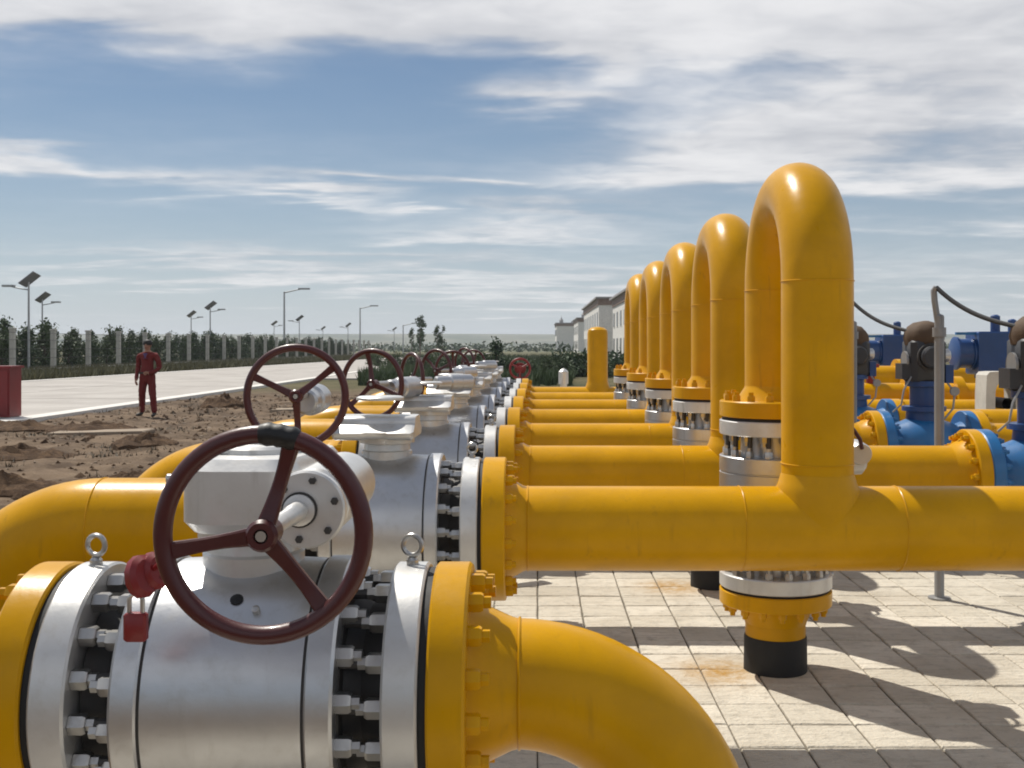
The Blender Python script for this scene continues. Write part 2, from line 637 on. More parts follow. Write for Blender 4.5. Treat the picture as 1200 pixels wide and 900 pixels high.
def lines(segs):
    out = []
    for a, b, s in segs:
        n = max(1, int(round((b - a) / s)))
        out += [a + (b - a) * i / n for i in range(n)]
    out.append(segs[-1][1])
    return out


def road_near(y):
    return -11.35


def road_far(y):
    return -22.6 + 0.03 * (y - 50)


def ground_z(x, y):
    z = -0.03
    if -16 < x < -1.5 and 1 < y < 40:
        w = min(1, (x + 16) / 3, (-1.5 - x) / 0.8, (40 - y) / 4, (y - 1) / 2)
        w *= max(0.0, min(1.0, (x - road_near(y)) / 1.2 + 0.15)) if y > 18 else 1
        n = mnoise.fractal(Vector((x * 0.55, y * 0.55, 3.1)), 1.0, 2.0, 5)
        n2 = mnoise.fractal(Vector((x * 2.3, y * 2.3, 9.1)), 0.8, 2.0, 4)
        z += w * (0.075 * n + 0.045 * n2 + 0.02)
    elif x > -1.6 and y < 23:
        z = -0.09
    return z


xs = lines([(-4000, -400, 600), (-400, -60, 40), (-60, -16, 4), (-16, -1.3, 0.14), (-1.3, 12, 1.2), (12, 100, 15), (100, 400, 60), (400, 4000, 600)])
ys = lines([(-200, -10, 40), (-10, 3, 1.5), (3, 40, 0.22), (40, 120, 5), (120, 600, 40), (600, 6000, 600)])
g = MB()
for y in ys:
    for x in xs:
        g.v.append((x, y, ground_z(x, y)))
nx = len(xs)
for j in range(len(ys) - 1):
    for i in range(nx - 1):
        a = j * nx + i
        g.face((a, a + 1, a + nx + 1, a + nx))
structure(g.build('ground', 'ground', smooth=180))

# low rise of land along the horizon
hm = MB()
hx = lines([(-4000, 4000, 80)])
prof = [(1500, -1.0), (1650, 4.0), (1850, 15.0), (2050, 23.0), (2300, 28.0), (2700, 18.0)]
for (yy, hh) in prof:
    for x in hx:
        n = mnoise.fractal(Vector((x * 0.0016, yy * 0.002, 5.0)), 1.0, 2.0, 4)
        lift = 1.0 + 0.10 * n
        hm.v.append((x, yy + 60 * n, hh * lift if hh > 0 else hh))
n_h = len(hx)
for j in range(len(prof) - 1):
    for i in range(n_h - 1):
        a = j * n_h + i
        hm.face((a, a + 1, a + n_h + 1, a + n_h))
structure(hm.build('hills', 'hill', smooth=180))

# ------------------------------------------------------------------ pavement with single tiles
X0, Y0 = -1.35, 0.4
NXT, NYT = 40, 82
bed = MB()
bed.box(((X0 + NXT * TILE / 2), (Y0 + NYT * TILE / 2), -0.045), (NXT * TILE + 0.02, NYT * TILE + 0.02, 0.07))
pave = structure(bed.build('pavement', 'joint', smooth=0))


def tile_verts(cx, cy, seed, gap=0.0028):
    r = random.Random(seed)
    h = TILE / 2 - gap - r.uniform(0, 0.0015)
    b = 0.006
    dz = [r.uniform(-0.003, 0.003) for _ in range(4)]
    tz = r.uniform(-0.0015, 0.0025)
    out = []
    for (i, (sx, sy)) in enumerate(((-1, -1), (1, -1), (1, 1), (-1, 1))):
        out.append((cx + sx * h, cy + sy * h, -0.02))
    for (i, (sx, sy)) in enumerate(((-1, -1), (1, -1), (1, 1), (-1, 1))):
        out.append((cx + sx * h + r.uniform(-0.002, 0.001) * sx, cy + sy * h + r.uniform(-0.002, 0.001) * sy, -0.005 + tz + dz[i]))
    for (i, (sx, sy)) in enumerate(((-1, -1), (1, -1), (1, 1), (-1, 1))):
        out.append((cx + sx * (h - b), cy + sy * (h - b), 0.0 + tz + dz[i]))
    return out


TF = [(0, 1, 5, 4), (1, 2, 6, 5), (2, 3, 7, 6), (3, 0, 4, 7), (4, 5, 9, 8), (5, 6, 10, 9), (6, 7, 11, 10), (7, 4, 8, 11), (8, 9, 10, 11)]
tile_meshes = []
for s in range(6):
    m = MB()
    m.v = tile_verts(0, 0, 100 + s)
    for f in TF:
        m.face(f)
    tile_meshes.append(m.mesh('tile', 'tile', 0))
cells = []
for j in range(NYT):
    for i in range(NXT):
        cx, cy = X0 + (i + 0.5) * TILE, Y0 + (j + 0.5) * TILE
        px = 630 + 1300 * cx / cy
        py = 406 + 1300 * EYE / cy
        seen = 575 < px < 1230 and py < 915
        cells.append((0 if seen else 1, cy, i, j, cx, cy))
cells.sort()
rest = MB()
for n_, (flag, _, i, j, cx, cy) in enumerate(cells):
    if n_ < 300:
        q = rng.randrange(6)
        link('tile', tile_meshes[q], pave, (cx, cy, 0.0), (0, 0, rng.choice((0, PI / 2, PI, 1.5 * PI)) + rng.uniform(-0.006, 0.006)))
    else:
        b = len(rest.v)
        rest.v += tile_verts(cx, cy, rng.randrange(10 ** 6))
        for f in TF:
            rest.face([b + q for q in f])
tag(rest.build('tile_field', 'tile', pave, 0), kind='stuff')

# ------------------------------------------------------------------ road with kerbs
rd = MB()
ry = lines([(8, 60, 4), (60, 260, 10)])
for y in ry:
    rd.v += [(road_far(y), y, 0.055), (road_near(y), y, 0.055)]
for i in range(len(ry) - 1):
    rd.face((2 * i, 2 * i + 1, 2 * i + 3, 2 * i + 2))
for (n_, v_) in enumerate(rd.v):
    rd.v[n_] = (v_[0], v_[1], 0.030)
road = structure(rd.build('road', 'joint', smooth=0))
y = 8.0
while y < 256:
    for (a0, a1) in ((0.0, 0.498), (0.502, 1.0)):
        y1 = y + 4.98
        sb_ = MB()
        dz_ = rng.uniform(-0.003, 0.003)
        q4 = []
        for (yy, aa) in ((y, a0), (y, a1), (y1, a1), (y1, a0)):
            q4.append((road_far(yy) + (road_near(yy) - road_far(yy)) * aa, yy))
        sb_.v = [(px, py, 0.02) for (px, py) in q4] + [(px, py, 0.055 + dz_) for (px, py) in q4]
        for f in ((4, 5, 6, 7), (0, 1, 5, 4), (1, 2, 6, 5), (2, 3, 7, 6), (3, 0, 4, 7)):
            sb_.face(f)
        sb_.build('slab', 'road', road, 0)
    y += 5.0



def kerb(fn, w, z, label):
    mb = MB()
    for y in ry:
        x = fn(y)
        mb.v += [(x - w / 2, y, -0.1), (x - w / 2, y, z), (x + w / 2, y, z), (x + w / 2, y, -0.1)]
    for i in range(len(ry) - 1):
        a = 4 * i
        for q in range(3):
            mb.face((a + q, a + q + 1, a + q + 5, a + q + 4))
    mb.face((0, 1, 2, 3))
    return structure(mb.build('kerb', 'kerb', smooth=0))


# side road that branches off towards the far end of the valves
br = MB().box((-7.6, 64, 0.005), (7.0, 19, 0.07))
structure(br.build('side_road', 'road', smooth=0))
kerb(lambda y: road_near(y) + 0.22, 0.50, 0.065, 'near')
kerb(lambda y: road_far(y) - 0.2, 0.45, 0.075, 'far')


# ------------------------------------------------------------------ piping
def flange_prof(t, R, bev=0.006, bore=0.0):
    return [(0, bore), (0, R - bev), (bev, R), (t - bev, R), (t, R - bev), (t, bore)]


def ring_nuts(parent, mesh, c, axis, rad, n, a0=0.0, name='nut', single=True, matname=None, mb_fn=None, kind='stuff'):
    a, u, v = frame(axis)
    c = Vector(c)
    if single:
        q = Vector((0, 0, 1)).rotation_difference(a).to_euler()
        for i in range(n):
            t = a0 + 2 * PI * i / n
            link(name, mesh, parent, c + (u * math.cos(t) + v * math.sin(t)) * rad, q)
    else:
        mb = MB()
        for i in range(n):
            t = a0 + 2 * PI * i / n
            mb_fn(mb, c + (u * math.cos(t) + v * math.sin(t)) * rad, a)
        o = mb.build(name + '_ring', matname, parent)
        o['kind'] = 'stuff'


def nutmesh(mat, r, h, stud, rs):
    return MB().nut((0, 0, 0), (0, 0, 1), r, h, stud, rs).mesh('nut', mat, 30)


NUT_S = nutmesh('steel', 0.021, 0.032, 0.016, 0.013)
NUT_Y = nutmesh('yellow', 0.021, 0.030, 0.016, 0.013)
NUT_B = nutmesh('bright_blue', 0.021, 0.030, 0.016, 0.013)


def nut_fn(mb, p, a):
    mb.nut(p, a, 0.021, 0.032, 0.016, 0.013)


def eye_bolt(parent, p, axis=(0, 1, 0), r=0.021, mat='steel'):
    p = Vector(p)
    mb = MB()
    a, u, v = frame(axis)
    mb.tube([p + Vector((0, 0, r + 0.018)) + (u * math.cos(2 * PI * i / 20) + v * math.sin(2 * PI * i / 20)) * r for i in range(20)], 0.0055, 8, closed=True)
    mb.rev([(0, 0), (0, 0.013), (0.010, 0.013), (0.016, 0.008), (0.016, 0)], p - Vector((0, 0, 0.002)), (0, 0, 1), 12)
    mb.build('lifting_eye', mat, parent)


def hand_wheel(parent, hub, R, rt, angles, axis=(0, -1, 0), tape=None, dish=0.02):
    """wheel facing along axis; angles are seen from the camera (x right, z up)"""
    hub = Vector(hub)
    ax = Vector(axis).normalized()
    ux = Vector((0, 0, 1)).cross(-ax).normalized() * -1
    if ux.x < 0:
        ux = -ux
    uz = Vector((0, 0, 1))
    rimc = hub - ax * 0.0
    P = lambda a, r, d=0.0: rimc + ux * (r * math.cos(a)) + uz * (r * math.sin(a)) + ax * d
    rim = MB()
    rim.tube([P(2 * PI * i / 64, R) for i in range(64)], rt, 14, closed=True)
    w = rim.build('hand_wheel', 'maroon', parent)
    hb = MB()
    hb.rev([(-0.035, 0), (-0.035, 0.024), (0.016, 0.027), (0.024, 0.022), (0.024, 0.012), (0.012, 0.012), (0.012, 0)], hub + ax * -0.005, ax, 24)
    hb.build('hub', 'maroon', w)
    sm = MB()
    sm.rev([(0, 0), (0, 0.010), (0.012, 0.009), (0.012, 0)], hub + ax * 0.006, ax, 12)
    sm.build('spindle_end', 'steel', w)
    for a in angles:
        sp = MB()
        n = 8
        pts = [P(a, 0.018 + (R - 0.018) * i / n, -dish * math.sin(PI * i / n) * 0.5) for i in range(n + 1)]
        # flat bar spokes, wider at the hub
        t = (P(a, 1) - rimc).normalized()
        side = ax.cross(t).normalized()
        rows = []
        for i, p in enumerate(pts):
            q = i / n
            wd = 0.0155 - 0.004 * math.sin(PI * q)
            th = 0.0075
            ring = []
            for (sa, sb) in ((-1, -0.6), (-0.75, -1), (0.75, -1), (1, -0.6), (1, 0.6), (0.75, 1), (-0.75, 1), (-1, 0.6)):
                sp.v.append(tuple(p + side * (wd * sa) + ax * (th * sb)))
                ring.append(len(sp.v) - 1)
            rows.append(ring)
        for A, B in zip(rows, rows[1:]):
            for i in range(8):
                j = (i + 1) % 8
                sp.face((A[i], A[j], B[j], B[i]))
        sp.face(rows[0])
        sp.face(rows[-1])
        sp.build('spoke', 'maroon', w)
    if tape:
        tp = MB()
        a0, a1 = tape
        n = 10
        tp.tube([P(a0 + (a1 - a0) * i / n, R) for i in range(n + 1)], [rt * 1.05] + [rt * 1.24 + 0.001 * math.sin(i * 2.1) for i in range(n - 1)] + [rt * 1.05], 14)
        tg = tp.build('tape_wrap', 'tape', w)
    return w


def gearbox_front(v, cz, single, cfg):
    """worm gearbox on top of the valve; local coords, x along pipe, y away from the camera"""
    pass


def ball_valve(label, loc_x, d, zc, L, R, nst, single, variant, spoke_a, tape=None, group=None, yaw=0.0, wdz=0.0):
    v = thing('ball_valve', label, 'valve', (loc_x, d, zc - R), group)
    c = Vector((0, 0, R))     # pipe axis in local coords
    ft = 0.070
    gap = 0.088
    ring = 0.06
    xf = L - ft               # inner face of flange
    xr = xf - gap             # outer face of body ring
    xb = xr - ring
    Rb = R * 1.05
    b = MB()
    b.rev([(-xb, 0), (-xb, Rb * 0.985), (-xb * 0.55, Rb * 0.995), (0, Rb), (xb * 0.55, Rb * 0.995), (xb, Rb * 0.985), (xb, 0)], c, (1, 0, 0), 72)
    b.build('body', 'silver', v, 30)
    for s in (-1, 1):
        sm = MB()
        sm.rev([(-0.003, Rb * 0.9), (-0.003, Rb * 0.975), (0.003, Rb * 0.975), (0.003, Rb * 0.9)], c + Vector((s * (xb + 0.003), 0, 0)), (1, 0, 0), 64)
        sm.build('seam', 'dark_steel', v)
    for s in (-1, 1):
        e = MB()
        e.rev([(0.006, 0), (0.006, Rb * 0.99), (0.010, Rb * 1.005), (ring - 0.006, Rb * 1.005), (ring, Rb * 0.985), (ring, R * 0.60)],
              c + Vector((s * xb, 0, 0)), (s, 0, 0), 72)
        e.build('end_closure', 'silver', v, 30)
        MB().rev([(ring - 0.01, R * 0.86), (ring + 0.004, R * 0.86), (ring + 0.006, R * 0.72), (ring + gap * 0.45, R * 0.66), (ring + gap - 0.004, R * 0.72)], c + Vector((s * xb, 0, 0)), (s, 0, 0), 56).build('neck', 'dark_steel', v, 30)  # neck coloured dark to stand in for the shade between the studs
        f = MB()
        f.rev(flange_prof(ft, R, 0.005, R * 0.5), c + Vector((s * xf, 0, 0)), (s, 0, 0), 72)
        fo = f.build('flange', 'white_paint', v, 30)
        gk = MB()
        gk.rev([(0, R * 0.5), (0, R * 0.955), (0.016, R * 0.955), (0.016, R * 0.5)], c + Vector((s * L, 0, 0)), (s, 0, 0), 56)
        gk.build('gasket', 'black', v, 30)
        # nuts of the flange studs and of the body bolting face each other across the neck
        ring_nuts(v, NUT_S, c + Vector((s * (xf - 0.001), 0, 0)), (-s, 0, 0), R - 0.037, nst, 0.07, 'nut', single, 'steel', nut_fn)
        ring_nuts(v, NUT_S, c + Vector((s * (xr - 0.001), 0, 0)), (s, 0, 0), R - 0.030, nst, 0.07 + PI / nst, 'nut', single, 'steel', nut_fn)
        st = MB()
        for i in range(nst):
            t = 0.07 + 2 * PI * i / nst
            a, u, w = frame((-s, 0, 0))
            p = c + (u * math.cos(t) + w * math.sin(t)) * (R - 0.037)
            st.rev([(0, 0.0115), (gap * 0.94, 0.0115), (gap * 0.94, 0)], p + Vector((s * xf, 0, 0)), (-s, 0, 0), 8)
        st.build('studs', 'dark_steel', v)['kind'] = 'stuff'
        if single:
            eye_bolt(v, c + Vector((s * (xf + ft * 0.5), 0, R)), (0.25, 1, 0))
    # foot down to the paving
    ftm = MB()
    ftm.box((0, 0, (R - zc) / 2 + 0.004), (0.16, 0.22, zc - R + 0.02))
    ftm.box((0, 0, R - zc + 0.012), (0.26, 0.34, 0.022))
    ftm.build('foot', 'dark_steel', v, 0)
    top = R + Rb
    # bonnet
    bn = MB()
    bn.rev([(-0.07, 0.105), (0.015, 0.105), (0.02, 0.098), (0.045, 0.095), (0.05, 0.115), (0.075, 0.115), (0.075, 0)], c + Vector((0, 0, Rb)), (0, 0, 1), 40)
    bn.build('bonnet', 'white_paint', v, 30)
    zg = top + 0.070
    if variant == 'A':
        gb = MB()
        # rounded quadrant housing, extruded upward
        out = []
        for (cx, cy, r, a0, a1) in ((0.06, -0.085, 0.06, -PI / 2, 0), (0.07, 0.18, 0.08, 0, PI / 2), (0.01, 0.12, 0.14, PI / 2, PI), (-0.045, -0.065, 0.08, PI, 1.5 * PI)):
            for i in range(9):
                t = a0 + (a1 - a0) * i / 8
                out.append((cx + r * math.cos(t), cy + r * math.sin(t)))
        gb.prism(out, zg, zg + 0.150, 0.022)
        gx = gb.build('gearbox', 'white_paint', v, 40)
        lid = MB()
        lid.rev([(0, 0.105), (0.012, 0.105), (0.018, 0.098), (0.020, 0.06), (0.026, 0.055), (0.026, 0)], (0.0, 0.07, zg + 0.148), (0, 0, 1), 48)
        lid.build('lid', 'white_paint', gx, 30)
        wz = 1.300 - (zc - R)
        wx = 0.150
        wh = MB()
        wh.rev([(0, 0), (0, 0.058), (0.006, 0.062), (0.05, 0.062), (0.06, 0.070), (0.40, 0.070), (0.41, 0.060), (0.44, 0.058), (0.45, 0.05), (0.45, 0)], (wx + 0.012, -0.235, wz), (0, 1, 0), 48)
        wh.build('worm_housing', 'white_paint', gx, 30)
        cp = MB()
        cp.rev([(0, 0), (0, 0.070), (0.004, 0.074), (0.018, 0.074), (0.018, 0)], (wx + 0.012, -0.252, wz), (0, 1, 0), 48)
        cpo = cp.build('cover_plate', 'white_paint', gx, 30)
        for i in range(6):
            t = 2 * PI * i / 6 + 0.3
            bmb = MB()
            bmb.nut((wx + 0.012 + 0.057 * math.cos(t), -0.252, wz + 0.057 * math.sin(t)), (0, -1, 0), 0.0075, 0.007)
            bmb.build('bolt', 'dark_steel', gx)
        sh = MB()
        sh.rev([(0, 0.030), (0.012, 0.030), (0.016, 0.020), (0.016, 0.0185), (0.075, 0.0185), (0.08, 0.016), (0.26, 0.016), (0.26, 0)], (wx, -0.25, wz), (0, -1, 0), 24)
        sh.build('shaft', 'white_paint', gx, 30)
        rg = MB()
        rg.rev([(0, 0.020), (0, 0.034), (0.006, 0.034), (0.006, 0.020)], (wx, -0.250, wz), (0, -1, 0), 24)
        rg.build('shaft_seal', 'dark_steel', gx, 30)
        pl = MB()
        pl.box((-0.045, 0.0, zg + 0.155), (0.09, 0.05, 0.004))
        pl.build('name_plate', 'steel', gx, 0)
        MB().rev([(0, 0.016), (0.03, 0.016), (0.034, 0.011), (0.055, 0.011), (0.058, 0.006), (0.058, 0)], (-0.12, -0.02, zg + 0.10), (-1, -0.2, 0), 16).build('grease_fitting', 'steel', gx, 30)
        MB().rev([(-0.004, 0.013), (0.003, 0.013), (0.005, 0.008), (0.005, 0)], (0.006, -Rb * math.cos(R_(53)), R + Rb * math.sin(R_(53))), (0, -0.6, 0.8), 14).build('drain_plug', 'black', v, 30)
        MB().rev([(-0.004, 0.008), (0.010, 0.008), (0.012, 0.004), (0.012, 0)], (0.050, -Rb * math.cos(R_(47)), R + Rb * math.sin(R_(47))), (0, -0.68, 0.73), 12).build('vent_plug', 'steel', v, 30)
        hand_wheel(v, (wx, -0.53, wz), 0.165, 0.0155, spoke_a, (0, -1, 0), tape)
    else:
        # broad rounded housing lying across the valve with the worm on its left
        gb = MB()
        prof = []
        y0, y1, z0, z1, r = -0.185, 0.165, zg, zg + 0.165, 0.10
        for (cy, cz, a0, a1) in ((y1 - r, z1 - r, 0, PI / 2), (y0 + r, z1 - r, PI / 2, PI), (y0 + 0.03, z0 + 0.03, PI, 1.5 * PI), (y1 - 0.03, z0 + 0.03, 1.5 * PI, 2 * PI)):
            rr = r if cz > (z0 + z1) / 2 else 0.03
            for i in range(8):
                t = a0 + (a1 - a0) * i / 7
                prof.append((cy + rr * math.cos(t), cz + rr * math.sin(t)))
        n = len(prof)
        stations = [(-0.205, 0.90), (-0.193, 1.0), (-0.08, 1.0), (-0.065, 0.955), (0.015, 0.955), (0.03, 1.0), (0.118, 1.0), (0.130, 0.90)]
        cy, cz = (y0 + y1) / 2, (z0 + z1) / 2
        rows = []
        for (x, sc) in stations:
            row = []
            for (py, pz) in prof:
                gb.v.append((x, cy + (py - cy) * sc, cz + (pz - cz) * sc))
                row.append(len(gb.v) - 1)
            rows.append(row)
        for A, B in zip(rows, rows[1:]):
            for i in range(n):
                j = (i + 1) % n
                gb.face((A[i], A[j], B[j], B[i]))
        gb.face(rows[0])
        gb.face(rows[-1])
        gx = gb.build('gearbox', 'white_paint', v, 40)
        lid = MB()
        lid.rev([(0, 0.10), (0.010, 0.10), (0.016, 0.09), (0.016, 0)], (-0.03, 0.0, z1 - 0.006), (0, 0, 1), 40)
        lid.build('lid', 'white_paint', gx, 30)
        wz = 1.420 - (zc - R) + wdz
        wx = -0.277
        ax = Vector((math.sin(yaw), -math.cos(yaw), 0.0))
        pv = Vector((wx, -0.50, wz)) - ax * 0.36
        wh = MB()
        wh.rev([(-0.10, 0), (-0.10, 0.045), (-0.08, 0.062), (0.09, 0.062), (0.10, 0.052), (0.20, 0.050), (0.21, 0.04), (0.21, 0)], pv - Vector((0, 0, 0.03)) - ax * 0.04, ax, 36)
        wh.build('worm_housing', 'silver', gx, 30)
        sh = MB()
        sh.rev([(0.2, 0.017), (0.36, 0.017), (0.36, 0)], pv - Vector((0, 0, 0.002)), ax, 16)
        sh.build('shaft', 'steel', gx, 30)
        hand_wheel(v, pv + ax * 0.36, 0.185, 0.0145, spoke_a, ax)
    return v


def yellow_flange(parent, c, axis, R, rp, single, t=0.075, hub=0.085, nst=16, mat='yellow', nut=None, r2=None):
    """weld-neck flange: axis points from the sealing face towards the pipe"""
    a, u, v = frame(axis)
    c = Vector(c)
    f = MB()
    f.rev([(0, rp * 0.8), (0, R - 0.005), (0.005, R), (t - 0.006, R), (t, R - 0.006), (t, rp + 0.045), (t + 0.012, rp + 0.036), (t + hub, rp + 0.003), (t + hub + 0.012, rp * 1.001)], c, axis, 72)
    fo = f.build('flange', mat, parent, 30)
    nm = nut or NUT_Y
    if single:
        q = Vector((0, 0, 1)).rotation_difference(a).to_euler()
        for i in range(nst):
            th = 0.07 + 2 * PI * i / nst
            link('nut', nm, fo, c + a * (t - 0.001) + (u * math.cos(th) + v * math.sin(th)) * (R - 0.037), q)
    else:
        mb = MB()
        for i in range(nst):
            th = 0.07 + 2 * PI * i / nst
            nut_fn(mb, c + a * (t - 0.001) + (u * math.cos(th) + v * math.sin(th)) * (R - 0.037), a)
        mb.build('nut_ring', mat, fo)['kind'] = 'stuff'
    return fo


def weld(parent, c, axis, r, bead=0.0032):
    a, u, v = frame(axis)
    mb = MB()
    mb.tube([Vector(c) + (u * math.cos(2 * PI * i / 48) + v * math.sin(2 * PI * i / 48)) * (r + 0.0005) for i in range(48)], bead, 6, closed=True)
    mb.build('weld_seam', 'yellow', parent)


ORD = ['nearest', 'second', 'third', 'fourth', 'fifth', 'sixth', 'seventh', 'eighth']
ROWS = [2.35] + [D1 + SP * i for i in range(7)]
ZP = 0.839
RP = 0.177
RF = 0.300
RL = 0.150

# -- row 0: the valve at the front with its elbows
z0 = 0.897
r0, R0 = 0.133, 0.252
xc0, L0 = -0.600, 0.370
ball_valve('nearest large silver ball valve with dark red hand wheel and black tape', xc0, ROWS[0], z0, L0, R0, 16, True, 'A',
           [R_(73), R_(190), R_(309)], (R_(70), R_(92)), 'row of silver ball valves')
# right hand elbow down
p = thing('elbow_pipe', 'yellow elbow pipe curving down to the paving right of the nearest valve', 'pipe', (0, ROWS[0], 0), 'yellow elbow pipes')
xs0 = xc0 + L0 + 0.016
yellow_flange(p, (xs0, 0, z0), (1, 0, 0), R0, r0, True, 0.075, 0.085)
rb = 0.385
xe = xs0 + 0.165
pts = [(xs0 + 0.075, 0, z0), (xs0 + 0.12, 0, z0)] + arc((xe, 0, z0 - rb), rb, PI / 2, 0, 22) + [(xe + rb, 0, 0.3), (xe + rb, 0, -0.05)]
mb = MB().tube(pts, r0, 48)
mb.build('pipe', 'yellow', p, 40)
weld(p, (xs0 + 0.176, 0, z0), (1, 0, 0), r0)
weld(p, (xe + rb, 0, z0 - rb), (0, 0, 1), r0)
# left hand elbow
p = thing('elbow_pipe', 'yellow flange and elbow at the left edge beside the nearest valve', 'pipe', (0, ROWS[0], 0), 'yellow elbow pipes')
xl0 = xc0 - L0 - 0.016
yellow_flange(p, (xl0, 0, z0), (-1, 0, 0), R0, r0, True, 0.075, 0.085)
xe = xl0 - 0.20
pts = [(xl0 - 0.075, 0, z0), (xl0 - 0.12, 0, z0)] + arc((xe, 0, z0 - rb), rb, PI / 2, PI, 22) + [(xe - rb, 0, 0.3), (xe - rb, 0, -0.10)]
MB().tube(pts, r0, 48).build('pipe', 'yellow', p, 40)

# -- rows 1..7
XG = -0.242           # right sealing face of the valves
LV = 0.395
XV = XG - LV
spoke_sets = [[R_(155), R_(38), R_(272)], [R_(100), R_(220), R_(340)], [R_(60), R_(180), R_(300)], [R_(140), R_(20), R_(260)], [R_(90), R_(210), R_(330)], [R_(120), R_(240), R_(0)], [R_(75), R_(195), R_(315)]]
for i in range(1, 8):
    d = ROWS[i]
    ball_valve('silver ball valve with dark red hand wheel, %s from the camera' % ORD[i], XV, d, ZP, LV, RF, 18, i <= 2, 'B', spoke_sets[i - 1], None, 'row of silver ball valves', R_([0, 2, -22, -58, -40, -12, -48, -25][i]), [0, 0, -0.02, -0.05, -0.03, -0.05, -0.02, -0.05][i])
    # inlet elbow to the left
    p = thing('elbow_pipe', 'yellow inlet elbow going into the dirt left of the %s valve' % ORD[i], 'pipe', (0, d, 0), 'yellow elbow pipes')
    xl = XV - LV - 0.016
    RI = 0.212
    yellow_flange(p, (xl, 0, ZP), (-1, 0, 0), RF, RI, i <= 1, 0.085, 0.09, 18)
    rb = 0.56
    xe = xl - 0.79
    pts = [(xl - 0.085, 0, ZP)] + [(xl - 0.2, 0, ZP)] + arc((xe, 0, ZP - rb), rb, PI / 2, PI, 22) + [(xe - rb, 0, 0.15), (xe - rb, 0, -0.25)]
    MB().tube(pts, RI, 44).build('pipe', 'yellow', p, 40)
    weld(p, (xe, 0, ZP), (1, 0, 0), RI)
    # outlet run with tee and loop
    short = (i == 7)
    plain = (i == 6)
    lab = 'yellow gas pipe with %s, %s row from the camera' % ('no loop' if plain else 'a short capped riser' if short else 'a tall inverted U loop', ['', 'first', 'second', 'third', 'fourth', 'fifth', 'sixth', 'last'][i])
    p = thing('gas_pipe', lab, 'pipe', (0, d, 0), 'yellow looped gas pipes')
    xr = XG + 0.016
    yellow_flange(p, (xr, 0, ZP), (1, 0, 0), RF, RP, i <= 2, 0.095, 0.07, 18)
    xend = 2.58 if i > 1 else 4.2
    MB().tube([(xr + 0.10, 0, ZP), (xr + 0.2, 0, ZP), (xend, 0, ZP)], RP, 56).build('run_pipe', 'yellow', p, 40)
    for xx in (xr + 0.185, XL - 0.33, XL + 0.33):
        weld(p, (xx, 0, ZP), (1, 0, 0), RP)
    if short:
        xl_, zt = 0.88, 1.90
        MB().rev([(0, RL + 0.035), (0.16, RL + 0.035), (0.22, RL + 0.012), (0.27, RL), (zt - ZP - 0.10, RL), (zt - ZP - 0.05, RL * 0.93), (zt - ZP - 0.015, RL * 0.62), (zt - ZP, 0)], (xl_, 0, ZP), (0, 0, 1), 44).build('riser_pipe', 'yellow', p, 40)
        continue
    if plain:
        continue
    zs, rl = 1.885, 0.415
    weld(p, (XL, 0, zs), (0, 0, 1), RL)
    weld(p, (XL, 0, 1.115), (0, 0, 1), RL)
    weld(p, (XL, 2 * rl, zs), (0, 0, 1), RL)
    pts = [(XL, 0, ZP), (XL, 0, 1.2), (XL, 0, 1.6)] + [Vector((XL, rl - rl * math.cos(t), zs + rl * math.sin(t))) for t in [PI * q / 36 for q in range(37)]] + [(XL, 2 * rl, 1.6), (XL, 2 * rl, 1.38)]
    MB().tube(pts, RL, 56).build('loop_pipe', 'yellow', p, 40)
    # drawn collar of the tee
    MB().rev([(0.02, RL + 0.026), (0.165, RL + 0.026), (0.195, RL + 0.012), (0.235, RL + 0.001)], (XL, 0, ZP), (0, 0, 1), 48).build('tee_collar', 'yellow', p, 60)
    yellow_flange(p, (XL, 2 * rl, 1.262), (0, 0, 1), 0.275, RL, i <= 1, 0.08, 0.06, 16)

    # vertical ball valve under the rear leg
    vv = thing('isolating_valve', 'upright silver isolating valve under the rear leg of the %s yellow loop' % ['', 'first', 'second', 'third', 'fourth', 'fifth', 'sixth'][i], 'valve', (XL, d + 2 * rl, 0.42), 'upright isolating valves')
    H = 0.826
    Rv = 0.275
    for (zz, s) in ((0.0, 1), (H, -1)):
        MB().rev(flange_prof(0.072, Rv, 0.005, 0.1), (0, 0, zz), (0, 0, s), 64).build('flange', 'white_paint', vv, 30)
        ring_nuts(vv, NUT_S, (0, 0, zz + s * 0.071), (0, 0, s), Rv - 0.037, 16, 0.05, 'nut', i <= 1, 'steel', nut_fn)
        ring_nuts(vv, NUT_S, (0, 0, zz + s * 0.175), (0, 0, -s), Rv - 0.032, 16, 0.05, 'nut', i <= 1, 'steel', nut_fn)
        MB().rev([(0, 0.1), (0, Rv * 0.955), (-s * s * 0.012, Rv * 0.955), (-0.012, 0.1)], (0, 0, zz), (0, 0, s), 48).build('gasket', 'black', vv, 30)
        st = MB()
        for q in range(16):
            t = 0.05 + 2 * PI * q / 16
            st.rev([(0, 0.012), (0.105, 0.012)], (math.cos(t) * (Rv - 0.037), math.sin(t) * (Rv - 0.037), zz + s * 0.071), (0, 0, s), 8)
        st.build('studs', 'dark_steel', vv)['kind'] = 'stuff'
    MB().rev([(0.06, 0.17), (0.175, 0.17), (0.176, Rv * 0.98), (0.18, Rv), (0.25, Rv), (0.253, Rv * 0.975), (0.257, Rv * 0.975), (0.26, Rv), (H - 0.26, Rv), (H - 0.257, Rv * 0.975), (H - 0.253, Rv * 0.975), (H - 0.25, Rv), (H - 0.18, Rv), (H - 0.176, Rv * 0.98), (H - 0.175, 0.17), (H - 0.06, 0.17)], (0, 0, 0), (0, 0, 1), 64).build('body', 'silver', vv, 30)
